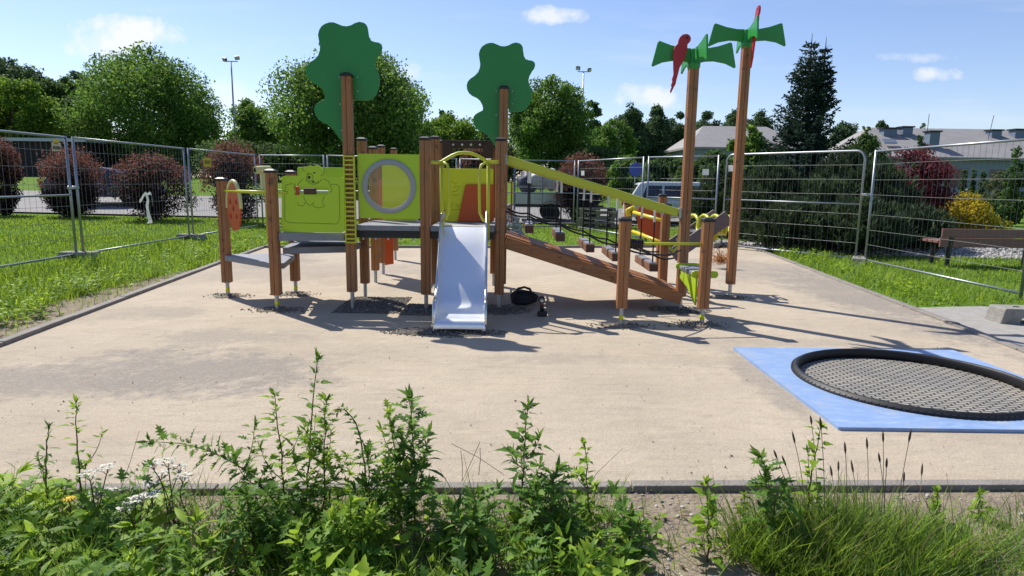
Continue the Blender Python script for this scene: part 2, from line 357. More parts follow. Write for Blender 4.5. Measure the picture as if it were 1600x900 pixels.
leafm('leaf_lime',(.16,.25,.02),.35); leafm('needle_blue',(.034,.066,.045),.15); leafm('needle_pine',(.062,.098,.042),.2)
leafm('orange_twig',(.42,.20,.04),.3)
# ------------------------------------------------------------------ ground
KL=[(-3.80,2.60),(-4.08,5.05),(-4.65,10.2),(-4.87,12.7)]; KF=[(-4.87,12.7),(-2.57,13.0),(2.0,13.65),(5.15,14.3)]
KR=[(5.15,14.3),(5.1,13.1),(4.5,7.3),(4.3,5.35),(4.05,2.9)]; KN=[(-3.80,2.60),(-2.2,2.655),(2.38,2.835),(4.05,2.9)]
def build_ground():
    xs=np.concatenate([np.linspace(-600,-60,10),np.linspace(-50,50,61),np.linspace(60,600,10)])
    ys=np.concatenate([np.linspace(-200,-10,6),np.linspace(-5,20,20),np.linspace(21,40,25),np.linspace(45,700,16)])
    V=[(x,y,gz(x,y)-.03) for y in ys for x in xs]; nx=len(xs)
    F=[(j*nx+i,j*nx+i+1,(j+1)*nx+i+1,(j+1)*nx+i) for j in range(len(ys)-1) for i in range(nx-1)]
    o=np_obj('ground',V,F,M['lawn'],smooth=True); tag(o,'mown green lawn round the playground',kind='structure')
build_ground()
TC=(2.79,4.385)
def holed(name,outer,z,th,m,parent=None,r=.745,origin=None):
    bm=bmesh.new(); ov=[bm.verts.new((x,y,z)) for x,y in outer]; k=96
    sv=[bm.verts.new((TC[0]+r*math.cos(2*math.pi*i/k),TC[1]+r*math.sin(2*math.pi*i/k),z)) for i in range(k)]
    ed=[bm.edges.new((ov[i],ov[(i+1)%len(ov)])) for i in range(len(ov))]+[bm.edges.new((sv[i],sv[(i+1)%k])) for i in range(k)]
    bmesh.ops.triangle_fill(bm,edges=ed,use_beauty=True)
    if th:
        q=bmesh.ops.extrude_face_region(bm,geom=list(bm.faces)); bmesh.ops.translate(bm,verts=[g for g in q['geom'] if isinstance(g,bmesh.types.BMVert)],vec=(0,0,-th))
    bmesh.ops.recalc_face_normals(bm,faces=bm.faces)
    if not th:
        for f in bm.faces:
            if f.normal.z<0: f.normal_flip()
    po=worigin(parent) if parent is not None else Vector((0,0,0)); og=Vector(origin) if origin else po.copy()
    bmesh.ops.translate(bm,verts=bm.verts,vec=-og); me=bpy.data.meshes.new(name); bm.to_mesh(me); bm.free(); me.materials.append(m); o=bpy.data.objects.new(name,me); COL.objects.link(o); o.location=og-po; o.parent=parent
    return o
o=holed('sand_surface',[(x,y) for x,y in KL[:-1]+KF[:-1]+KR[:-1]+[KR[-1]]],0,0,M['sand']); tag(o,'beige compacted sand of the playground yard',kind='structure')
def kerb(pts,w,zt,inner=0):
    mb=MB(); pts=[Vector((x,y,0)) for x,y in pts]
    for a,b in zip(pts[:-1],pts[1:]):
        d=(b-a); n=max(1,round(d.length/1.0)); 
        for i in range(n):
            p=a+d*(i/n); q=a+d*((i+1)/n); e=d.normalized()*.004
            dz=random.uniform(-.004,.004); z0=-.2
            mb.beam(p+e+Vector((0,0,(zt+z0)/2+dz)),q-e+Vector((0,0,(zt+z0)/2+dz)),w,zt-z0)
    return mb
for nm,pts,zt,lb in (('kerb',KL,.035,'long pale concrete kerb along the weedy left edge'),('kerb',KF,.05,'grey concrete kerb along the back edge'),('kerb',KR,.022,'flush concrete kerb along the right edge'),('kerb',KN,.014,'narrow concrete kerb nearest the foreground weeds')):
    o=kerb(pts,.085 if pts is not KN else .06,zt).build(nm,M['kerb'],bevel=.006); tag(o,lb,kind='structure')
def sheet(name,pts,m,label,z=-.026,kind='structure'):
    mb=MB(); mb.add([(x,y,z+gz(x,y)) for x,y in pts],[tuple(range(len(pts)))])
    o=mb.build(name,m); tag(o,label,kind=kind); return o
sheet('soil_strip',[(-6,.2),(6,.2),(6,2.9),(4.05,2.86),(2.38,2.80),(-2.2,2.62),(-3.8,2.56),(-6,2.5)],M['soil'],'strip of bare gravelly soil under the foreground weeds',z=-.016)
sheet('soil_strip',[(-4.12,5.0),(-3.84,2.6),(-4.5,2.6),(-4.75,5.2),(-5.05,7),(-5.0,8.6),(-4.85,9.6),(-4.6,10.0)],M['soil'],'bare soil band beside the left kerb')
sheet('pavement',[(4.55,7.3),(5.45,7.45),(6.6,7.0),(9.5,6.4),(9.5,2.5),(4.1,2.5),(4.36,5.35)],M['concrete'],'pale concrete slab path beyond the right kerb',z=-.006)
# road: strips following the rise
def strip(name,y0,y1,x0,x1,m,label,dz):
    xs=np.linspace(x0,x1,30); ys=np.linspace(y0,y1,8)
    V=[(x,y-.10*(x),gz(x,y-.10*x)+dz) for y in ys for x in xs]
    F=[(j*30+i,j*30+i+1,(j+1)*30+i+1,(j+1)*30+i) for j in range(7) for i in range(29)]
    o=np_obj(name,V,F,m,smooth=True); tag(o,label,kind='structure')
strip('road',21.3,27.2,-60,12,M['asphalt'],'grey park road behind the shrubs',.03)
# ------------------------------------------------------------------ trees & shrubs
def crown_pts(shape,W,zb,zt,nblob,leaves,leaf,br=(.17,.30),D=None,seed=0,asp=1.0,upb=.25):
    """leaf cloud built from many clumps inside an uneven crown"""
    g=np.random.default_rng(seed); D=D or W
    H=zt-zb; C=[];Rr=[]
    ph=g.uniform(0,6.28,8)
    while len(C)<nblob:
        t=g.uniform(0,1); a=g.uniform(0,2*math.pi); 
        w=shape(t)
        if g.uniform()>w+.15: continue
        lump=1+.13*math.sin(3*a+ph[0]+5*t)+.10*math.sin(5*a+ph[1]-7*t)
        r=g.uniform(.25,1)**.45
        rb=g.uniform(*br)*W*(.55+.5*w)
        rr=max(w*lump*r*W-rb*.6,0)
        C.append((math.cos(a)*rr,math.sin(a)*rr*D/W,zb+rb*.5+t*(H-rb*1.1))); Rr.append(rb)
    C=np.array(C);Rr=np.array(Rr)
    n=leaves; k=g.choice(nblob,n,p=Rr**2/np.sum(Rr**2))
    dv=g.normal(size=(n,3)); dv/=np.linalg.norm(dv,axis=1,keepdims=True)
    rad=Rr[k]*(g.uniform(0,1,n)**.4*.75+.33+ .12*g.normal(size=n))
    pos=C[k]+dv*rad[:,None]*np.array([1,1,.85])
    d=g.normal(size=(n,3))+np.array([0,0,-.25]); nn=dv+g.normal(size=(n,3))*.55+np.array([0,0,upb])
    M_=orient(d,nn); sc=np.stack([leaf*g.uniform(.6,1.35,n)]*3,axis=1); sc[:,1]*=asp
    pos[:,2]=np.maximum(pos[:,2],.05)
    return replicate(*DIAM,pos,M_,sc),C
SH_round=lambda t: max(0,1-abs(2*t-.88)**2.3)**.5
SH_egg=lambda t: max(0.05,(math.sin(math.pi*min(1,(t*.82+.16)))**.75))
SH_flame=lambda t: max(.04,(1-t)**.55*min(1,(t+.15)*3.2))
SH_low=lambda t: max(0,1-t**2.2)**.5
def trunk_mesh(H,r,crownC,nl=7,seed=0):
    g=random.Random(seed); mb=MB(); pts=[Vector((0,0,-.1))]
    for i in range(1,7): pts.append(Vector((g.uniform(-.06,.06)*H*.1*i/3,g.uniform(-.06,.06)*H*.1*i/3,H*.75*i/6)))
    mb.tube(pts,[r*(1-.8*i/6) for i in range(7)],8)
    for i in range(nl):
        c=Vector(crownC[g.randrange(len(crownC))]); k=g.randrange(2,6); a=pts[k]
        m=(a+c)/2+Vector((0,0,-.08*H)); q=[a,(a+m)/2+Vector((0,0,-.01)),m,c]
        mb.tube(q,[r*(.45-.05*k),r*.3,r*.2,r*.05],6)
    return mb
def tree(name,label,pc,Y,wpx,ytop,zb,m,shape=SH_round,nblob=80,leaves=16000,leaf=.2,group=None,seed=0,cat='tree',D=None,br=(.17,.30),asp=1.0,trunk=True,partname='crown'):
    t=P(pc,ytop,Y); x=t.x; z0=gz(x,Y)-.03; Wd=wpx/2*Y/FPX; zt=t.z-z0
    e=empty(name,(x,Y,z0),label,cat,group)
    (V,F),C=crown_pts(shape,Wd,zb,zt,nblob,int(leaves*1.5),leaf*.8,seed=seed,D=D,br=br,asp=asp)
    np_obj(partname,V,F,m,e)
    if trunk:
        tm=trunk_mesh(zt,max(.05,zt*.022),C,8,seed); tm.v=[v+Vector((x,Y,z0)) for v in tm.v]; tm.build('trunk',M['bark'],e,smooth=True)
    return e
def build_trees():
    GB='trees beyond the park road'
    tree('broadleaf_tree','wide bushy green tree with a rounded top, in front of the white cloud',225,42,215,66,.9,M['leaf_mid'],SH_round,130,34000,.20,seed=1)
    tree('broadleaf_tree','tall dense dark tree whose foliage shows on both sides of the tall green tree-shaped panel',545,34,245,52,.7,M['leaf_mid'],SH_egg,150,40000,.18,seed=2)
    tree('broadleaf_tree','dense egg-shaped tree right of the smaller green tree-shaped panel',866,38,146,108,.6,M['leaf_mid'],SH_egg,100,26000,.17,seed=3)
    tree('broadleaf_tree','low pale green tree between the two green tree-shaped panels',702,46,110,172,.8,M['leaf_bright'],SH_round,70,16000,.2,seed=4)
    tree('broadleaf_tree','small rounded tree beside the egg-shaped tree, left of the palm posts',958,44,76,180,.5,M['leaf_mid'],SH_round,60,13000,.19,seed=5)
    tree('broadleaf_tree','bright yellow-green tree at the left edge above the dark barn',8,40,120,104,.9,M['leaf_bright'],SH_round,80,18000,.2,seed=6)
    tree('broadleaf_tree','dark green tree between the yellow-green tree and the big bushy one',92,46,96,110,1,M['leaf_dark'],SH_round,70,16000,.22,seed=7)
    tree('broadleaf_tree','tall dark tree rising behind the left edge tree',10,62,130,74,1.5,M['leaf_far'],SH_round,70,13000,.32,seed=8)
    tree('broadleaf_tree','dark far tree peeking above between two left trees',118,66,80,98,1.5,M['leaf_far'],SH_round,50,9000,.32,seed=9)
    tree('broadleaf_tree','tree beside the left floodlight pole, half behind the dense dark tree',392,48,92,152,.7,M['leaf_mid'],SH_egg,70,16000,.2,seed=10)
    tree('broadleaf_tree','sunlit tree filling in right behind the big bushy tree',312,50,60,155,.7,M['leaf_mid'],SH_egg,50,10000,.2,seed=11)
    tree('broadleaf_tree','dark tree top just right of the egg-shaped tree',925,58,46,150,1,M['leaf_far'],SH_egg,40,8000,.28,seed=12)
    far=[(985,160,70,70),(1028,165,70,72),(1062,168,50,74),(1105,172,64,80),(1150,166,64,82),(1192,168,60,80),(1240,185,60,78),(1325,180,64,72),(1378,184,28,64),(690,172,40,78),(640,178,70,70),(760,196,50,70),(430,190,60,70),(20,140,60,75),(1268,190,60,90)]
    labs=['far dark tree just left of the shorter palm post','second far tree left of the shorter palm post','far tree directly behind the shorter palm post','far tree above the hip roof between the two palm posts','far tree right behind the hip roof, by the taller palm post','far tree between the taller palm post and the spruce','far tree half hidden by the left side of the spruce','far tree right of the spruce','small far tree with bare top left of the long roof','far tree top behind the low pale green tree','far tree right of the dense dark tree','far tree seen below the smaller tree-shaped panel','far tree behind the tree by the floodlight pole','far tree behind the yellow-green tree','farthest tree behind the spruce']
    for i,((px,yt,wp,Y),lb) in enumerate(zip(far,labs)):
        tree('broadleaf_tree',lb,px,Y,wp,yt,1,M['leaf_far'],SH_egg if i%2 else SH_round,80,14000,.30,br=(.20,.36),group='far trees on the horizon',seed=20+i)
    # hedge-like shrubs filling the ground between the trees
    fill=[(600,40,170,222,'leaf_dark','dark shrub behind the porthole panel'),(480,38,140,226,'leaf_dark','dark shrub behind the bear panel'),(385,36,150,215,'leaf_dark','dark shrub left of the dense dark tree'),(660,44,130,205,'leaf_dark','dark shrub mass behind the play towers'),(770,42,110,215,'leaf_grey','pale grey-green shrub behind the sloping rail'),(930,36,110,225,'leaf_dark','dark bush behind the trailer'),(985,31,70,240,'leaf_mid','green bush left of the blue road sign'),(1040,27,90,236,'leaf_dark','dark bush behind the silver car'),(1120,24,110,232,'leaf_dark','dark shrub left of the taller palm post'),(60,44,190,205,'leaf_dark','dark shrub beside the barn'),(1175,26,80,196,'leaf_mid','rounded green bush in front of the hip roof'),(300,46,120,215,'leaf_mid','shrub under the big bushy tree')]
    for i,(px,Y,wp,yt,mm,lb) in enumerate(fill):
        tree('shrub',lb,px,Y,wp,yt,.1,M[mm],SH_round,60,11000,.16,group=None,seed=50+i,cat='shrub',trunk=False,partname='foliage')
def bush_mesh(name,W,H,n,leaf,m,seed,shape=SH_egg,nblob=60,br=(.2,.34),top=None):
    (V,F),C=crown_pts(shape,W,.05,H,nblob,n,leaf,seed=seed,br=br)
    return V,F,C
def build_shrubs():
    # purple-leaved shrubs: dark skirt with copper young shoots on top
    specs=[(8,336,62,212,'purple shrub cut by the left edge of the picture',21.8),(118,338,100,228,'purple shrub behind the double fence post on the left',21.5),(242,342,126,238,'widest purple shrub, with the white ribbon in front of it',20.5),(368,346,104,218,'purple shrub behind the orange disc',19.6),(905,352,90,236,'copper-topped purple shrub behind the trailer cage',20.6),(742,346,60,226,'purple shrub behind the beam with white bolts',21),(668,346,50,240,'purple shrub seen beside the middle posts',22)]
    for i,(px,yb,wp,yt,lb,Y) in enumerate(specs):
        x=P(px,yb,Y).x; zt=P(px,yt,Y).z; Wd=wp/2*Y/FPX
        e=empty('purple_shrub',(x,Y,-.03),lb,'shrub','purple-leaved shrubs')
        k1=.30+.12*math.sin(i*2.3); k2=.8+.35*math.sin(i*1.7+1); shp=lambda t,k1=k1,k2=k2: max(.05,math.sin(math.pi*min(1,t*.84+k1*.5))**k2*(.72+.28*t))
        V,F,C=bush_mesh('f',Wd*1.05,zt*.93,14000,.058,None,70+i,shp,42,(.20,.42))
        np_obj('foliage',V,F,M['leaf_purple'],e)
        g=np.random.default_rng(90+i); n=3600; a=g.uniform(0,6.28,n); r=g.uniform(0,1,n)**.5*Wd*.88
        hz=zt*(.98-.36*(r/Wd)**2)-g.uniform(0,1,n)**1.4*zt*.30+g.normal(size=n)*.07+.12*np.sin(a*3+i*2)*r/Wd+.07*np.sin(a*8+i)
        pos=np.stack([np.cos(a)*r,np.sin(a)*r,hz],1)
        V,F=replicate(*DIAM,pos,orient(g.normal(size=(n,3))+[0,0,.6],g.normal(size=(n,3))),g.uniform(.035,.09,n))
        np_obj('shoots',V,F,M['leaf_copper'],e)
        mb=MB()
        for k in range(7):
            a=k*.9; mb.tube([(x+.05*math.cos(a),Y+.05*math.sin(a),-.08),(x+Wd*.3*math.cos(a),Y+Wd*.3*math.sin(a),zt*.35),(x+Wd*.5*math.cos(a),Y+Wd*.5*math.sin(a),zt*.7)],[.03,.02,.008],5)
        mb.build('stem',M['bark'],e)
    # mountain pines: upright needle tufts
    def pine(px,Y,wp,yt,lb,seed,mm='needle_pine',n=17000):
        x=P(px,300,Y).x; zt=P(px,yt,Y).z; Wd=wp/2*Y/FPX
        e=empty('mountain_pine',(x,Y,-.03),lb,'shrub','mountain pines in the garden bed')
        g=np.random.default_rng(seed); nb=300; a=g.uniform(0,6.28,nb); t=g.uniform(0,1,nb)**1.25; r=np.sqrt(np.maximum(0,1-t**2.4))*g.uniform(.45,1.08,nb)*Wd
        C=np.stack([np.cos(a)*r,np.sin(a)*r*.8,.12+t*(zt-.35)],1); out=np.stack([np.cos(a)*(1-t*.6),np.sin(a)*(1-t*.6),.8+t],1)
        k=g.integers(0,nb,n); s=g.uniform(0,.34,n)
        o_=out[k]/np.linalg.norm(out[k],axis=1,keepdims=True)
        pos=C[k]+o_*s[:,None]+g.normal(size=(n,3))*.025
        d=o_+g.normal(size=(n,3))*.42
        sc=np.stack([g.uniform(.10,.18,n),np.full(n,.04),np.full(n,.05)],1)
        V,F=replicate(*DIAM,pos,orient(d,g.normal(size=(n,3))),sc); np_obj('needles',V,F,M[mm],e)
        mb=MB()
        for q in range(26): 
            c=Vector(C[q]); b=Vector((x,Y,-.05)); mb.tube([b,b+c*.5+Vector((0,0,-.02)),b+c],[.03,.018,.006],5)
        mb.build('branch',M['bark'],e)
    pine(1205,15.3,110,262,'dark mountain pine behind the taller palm post',301)
    pine(1285,14.6,150,288,'spreading mountain pine behind the fence gate',302,n=22000)
    pine(1370,14.8,120,262,'upright mountain pine left of the red shrub',303,n=20000)
    pine(1130,17.5,90,270,'mountain pine behind the grey inclined plank',304)
    pine(1322,16.8,120,240,'mountain pine close under the spruce',305,n=18000)
    pine(1250,13.6,110,322,'low mountain pine nearest the fence gate, above the pale stones',306,n=15000)
    pine(1345,13.2,120,318,'low mountain pine left of the bench, above the pale stones',307,n=15000)
    pine(1430,13.9,90,330,'low dark mountain pine behind the left end of the bench',308,n=13000)
    # red barberry, yellow juniper etc.
    def shrub(name,lb,px,Y,wp,yt,mm,shape,n,leaf,seed,br=(.2,.34)):
        x=P(px,300,Y).x; zt=P(px,yt,Y).z; Wd=wp/2*Y/FPX
        e=empty(name,(x,Y,-.03),lb,'shrub'); V,F,C=bush_mesh('f',Wd,zt,n,leaf,None,seed,shape,130 if name=='barberry_shrub' else 70,br)
        np_obj('foliage',V,F,M[mm],e)
        mb=MB()
        for k in range(8):
            c=Vector(C[k]); b=Vector((x,Y,-.05)); mb.tube([b,b+c*.55,b+c],[.025,.015,.005],5)
        mb.build('stem',M['bark'],e); return e
    shrub('barberry_shrub','deep red barberry with upright twigs right of the fence gate',1424,17,124,230,'leaf_red',lambda t:.6+.4*t if t<.85 else .6,17000,.07,311,(.17,.30))
    shrub('golden_juniper','golden yellow spreading shrub behind the bench',1508,18,118,297,'leaf_yellow',SH_low,7000,.075,312)
    shrub('low_shrub','dark green low shrub under the golden shrub',1530,18.4,96,328,'leaf_dark',SH_low,5000,.06,313)
    shrub('low_shrub','lime green sprig cushion left of the golden shrub',1480,18.2,44,322,'leaf_lime',SH_low,3000,.06,314)
    shrub('young_conifer','slim grey-green young conifer before the long house',1582,24,50,226,'leaf_dark',SH_flame,4000,.1,315)
    shrub('young_conifer','sparse young pine in front of the blue-grey chimney',1432,26,34,190,'leaf_far',SH_flame,2600,.11,316)
    shrub('shrub','dark green bush right of the spruce below the long roof',1345,26,80,196,'leaf_dark',SH_round,8000,.12,317)
    shrub('shrub','grey-green bush in front of the long house wall',1560,27,60,262,'leaf_grey',SH_round,5000,.1,318)
    for i,(px,yt,lb) in enumerate([(1504,262,'first dark columnar thuja from the red shrub'),(1518,261,'middle dark columnar thuja before the house wall'),(1533,260,'tallest dark columnar thuja before the house wall'),(1478,264,'short thuja beside the red shrub')]):
        shrub('columnar_thuja',lb,px,30,11,yt,'leaf_far',SH_flame,1500,.11,320+i)['group']='columnar thujas by the house'
def build_spruce():
    Y=20; b=P(1262,370,Y); x=b.x; e=empty('spruce','tall dark spruce with two spiky tips behind the fence','tree') if False else empty('spruce',(x,Y,-.03),'tall dark spruce with two spiky bare tips','tree')
    g=np.random.default_rng(5); pos=[];dr=[];sc=[]; tr=MB(); br=MB()
    for (ox,top,z0,wm) in ((0.0,P(1268,52,Y).z,.15,1.0),(.42,P(1290,58,Y).z,3.6,.62)):
        bx=P(1268,100,Y).x-x+ox-.05
        tr.tube([(x+bx*.3,Y,-.05),(x+bx*.6,Y,top*.4),(x+bx,Y,top*.75),(x+bx,Y,top)],[.13,.10,.05,.006],7)
        for k in range(5):
            a=k*1.3; zz=top-.30-.05*k; br.tube([(x+bx,Y,zz),(x+bx+.14*math.cos(a),Y+.14*math.sin(a),zz+.09)],[.006,.003],4)
        z=z0
        while z<top-.34:
            t=(z)/(top); Lb=(1.55*(1-t)**1.12+.05)*wm*(1.25 if g.uniform()<.18 else 1)
            nb=8 if t<.85 else 5
            a0=g.uniform(0,6.28)
            for k in range(nb):
                a=a0+k*6.283/nb+g.normal()*.15; L=Lb*g.uniform(.5,1.25)
                lift=.25+.9*t; n=max(3,int(L/.07))
                p0=np.array([bx,0,z]); dd=np.array([math.cos(a),math.sin(a),0])
                pts=[]
                for i in range(n+1):
                    s=i/n; pts.append(p0+dd*L*s+np.array([0,0,(lift-.35)*L*s*.6-.28*L*s*(1-s)+.22*L*s*s]))
                br.tube([(p[0]+x,p[1]+Y,p[2]) for p in pts[::max(1,n//3)]],.01,4)
                for i in range(1,n+1):
                    s=i/n
                    for w in (-1,1):
                        tl=.30*(1-.55*s)*(1-.45*t)
                        td=dd*.7+w*np.array([-dd[1],dd[0],0])*.8+np.array([0,0,-.15+.5*t])
                        m=5 if t<.85 else 2
                        for q in range(m):
                            pos.append(pts[i]+td*tl*q/m+g.normal(size=3)*.015); dr.append(td+g.normal(size=3)*.5); sc.append(g.uniform(.08,.15))
                    pos.append(pts[i]); dr.append(dd+g.normal(size=3)*.4+np.array([0,0,.3])); sc.append(.12)
            z+=.17 if t<.8 else .20
    pos=np.array(pos);dr=np.array(dr);sc=np.array(sc); s3=np.stack([sc,np.full(len(sc),.065),np.full(len(sc),.06)],1)
    V,F=replicate(*DIAM,pos,orient(dr,g.normal(size=pos.shape)),s3); np_obj('needles',V,F,M['needle_blue'],e)
    tr.build('trunk',M['bark'],e,smooth=True); br.build('branch',M['bark'],e)
build_trees(); build_shrubs(); build_spruce()
# ------------------------------------------------------------------ buildings
M['barn']=mat('dark_barn_boards',(.028,.018,.02),.8,var=(.018,.012,.014),vscale=4,vstretch=(8,8,.5)); M['roof_white']=mat('pale_metal_roof',(.55,.57,.6),.5)
M['roof_grey']=mat('grey_tile_roof',(.34,.325,.325),.75,var=(.28,.265,.265),vscale=1.2,bump=.4,bscale=6)
M['wall_blue']=mat('blue_grey_render',(.25,.29,.37),.85); M['chim']=mat('blue_grey_chimney',(.16,.21,.29),.7); M['window']=mat('dark_window',(.02,.025,.035),.15); M['wall_white']=mat('white_render',(.6,.6,.58),.85)
def building(name,label,x0,x1,Y,D,zw,zr,mw,mr,hip=1.5,over=.4,wins=(),cat='building',z0=0):
    cx=(x0+x1)/2; e=empty(name,(cx,Y,z0),label,cat)
    MB().box((cx,Y+D/2,z0+zw/2-.2),(x1-x0,D,zw+.4)).build('wall',mw,e)
    a=x0-over;b=x1+over;c=Y-over;d=Y+D+over;m=(c+d)/2
    vs=[(a,c,z0+zw),(b,c,z0+zw),(b,d,z0+zw),(a,d,z0+zw),(a+hip,m,z0+zr),(b-hip,m,z0+zr)]
    vs+= [(v[0],v[1],z0+zw+.18) for v in vs[:4]]
    fs=[(0,3,2,1),(0,1,7,6),(1,2,8,7),(2,3,9,8),(3,0,6,9),(6,7,5,4),(7,8,5),(8,9,4,5),(9,6,4)]
    rf=MB().add(vs,fs).build('roof',mr,e)
    for (wx,wz,ww,wh) in wins:
        MB().box((wx,Y-.01,z0+wz),(ww,.06,wh)).build('window',M['window'],e)
    return e,rf
def build_buildings():
    z=gz(-30,38)
    xl=P(-160,240,38).x; xr=P(132,240,38).x
    building('barn','long low dark barn with a pale roof at the left edge',xl,xr,38,6,P(60,221,38).z-z,P(60,212,38).z-z,M['barn'],M['roof_white'],hip=.2,z0=z,over=.3)
    Y=60; e,rf=building('house','house with a grey hip roof between the palm posts',P(1080,240,Y).x,P(1262,240,Y).x,Y,9,P(1100,233,Y).z,P(1150,196,Y).z+.3,M['wall_blue'],M['roof_grey'],hip=2.6,wins=[(P(1120,250,Y).x,2,1.2,1.3)])
    Y=46; e,rf=building('house','long blue-grey house with chimneys along its pale grey roof',P(1372,250,Y).x,P(1790,250,Y).x,Y,10,P(1480,250,Y).z,P(1480,212,Y).z+.9,M['wall_blue'],M['roof_grey'],hip=2.0,wins=[(P(px,262,Y).x,2.0,1.1,1.2) for px in (1500,1560,1610,1680)])
    for px,yt,w in ((1388,202,20),(1415,200,15),(1457,207,15),(1553,205,15),(1590,204,16),(1680,202,16)):
        Yc=Y+3.6 if px!=1457 else Y+1.3; p=P(px,yt,Yc); ww=w*Yc/FPX
        ch=MB().box((p.x,Yc,p.z-1.0),(ww,.7,2.0)).build('chimney',M['chim'],rf,bevel=.01)
        MB().box((p.x,Yc,p.z+.06),(ww*1.25,.9,.10)).build('chimney_cover',M['dark_metal'],rf)
    for px,yt,dx in ((1452,178,0),(1553,180,-.25)):
        p=P(px,yt,Y+3); MB().tube([(p.x+dx,Y+3,p.z-2.2),(p.x,Y+3,p.z)],.02,5).build('aerial',M['dark_metal'],rf)
    q=P(1388,222,Y+1.6); MB().box((q.x,Y+1.45,q.z+.05),(.9,.08,.5),Matrix.Rotation(R_(-55),3,'X')).build('skylight',M['chim'],rf)
build_buildings()
# ------------------------------------------------------------------ street furniture and vehicles far off
M['car_blue']=mat('dark_blue_car_paint',(.012,.03,.10),.25,coat=1); M['car_silver']=mat('silver_white_car_paint',(.80,.81,.82),.32,coat=.4); M['car_glass']=mat('car_window',(.015,.018,.024),.06,spec=.8)
M['tyre']=mat('tyre_rubber',(.015,.015,.016),.85); M['lamp_red']=mat('red_tail_lamp',(.55,.01,.012),.2); M['lamp_clear']=mat('clear_lamp',(.7,.7,.7),.1)
M['bag_white']=mat('white_sack',(.72,.72,.70),.7,var=(.6,.6,.58),vscale=8,bump=.5,bscale=14); M['navy']=mat('navy_tarp',(.02,.03,.07),.6); M['blue_sign']=mat('blue_sign_face',(.03,.08,.40),.4)
M['pallet']=mat('raw_pallet_wood',(.42,.34,.23),.8,var=(.30,.24,.16),vscale=6,vstretch=(1,9,9)); M['bench']=mat('brown_bench_plank',(.31,.15,.125),.6,var=(.23,.105,.085),vscale=4,vstretch=(1,14,14)); M['plate_white']=mat('white_plate',(.72,.73,.72),.5); M['plate_yellow']=mat('yellow_plate',(.75,.55,.03),.5); M['plate_cream']=mat('cream_plate',(.70,.60,.42),.5); M['ink']=mat('black_print',(.02,.02,.02),.6); M['ribbon']=mat('white_ribbon',(.8,.8,.76),.6,trans=.25)
def floodlight(px,yt,Y,lb,side):
    t=P(px,yt,Y); z0=gz(t.x,Y); e=empty('floodlight_pole',(t.x,Y,z0),lb,'light pole','floodlight poles behind the trees')
    MB().tube([(t.x,Y,z0-.1),(t.x,Y,t.z)],[.09,.045],8).build('pole',M['galv'],e,smooth=True)
    MB().beam((t.x-.45,Y,t.z),(t.x+.45,Y,t.z),.06,.06).build('crossbar',M['galv'],e)
    for s,dz,w in ((-side,.12,.27),(side,.24,.31)):
        c=Vector((t.x+s*.42,Y,t.z+dz)); r=Matrix.Rotation(R_(35),3,'X')@Matrix.Rotation(R_(20*s),3,'Z')
        l=MB().box(c,(w,.16,.26),r).build('floodlight',M['cap'],e,bevel=.02)
        MB().box(c+r@Vector((0,-.09,0)),(w*.85,.02,.21),r).build('lens',M['lamp_clear'],l)
floodlight(361,96,46,'slim floodlight pole standing left of the dense dark tree',1)
floodlight(912,112,50,'floodlight pole rising behind the egg-shaped tree',-1)
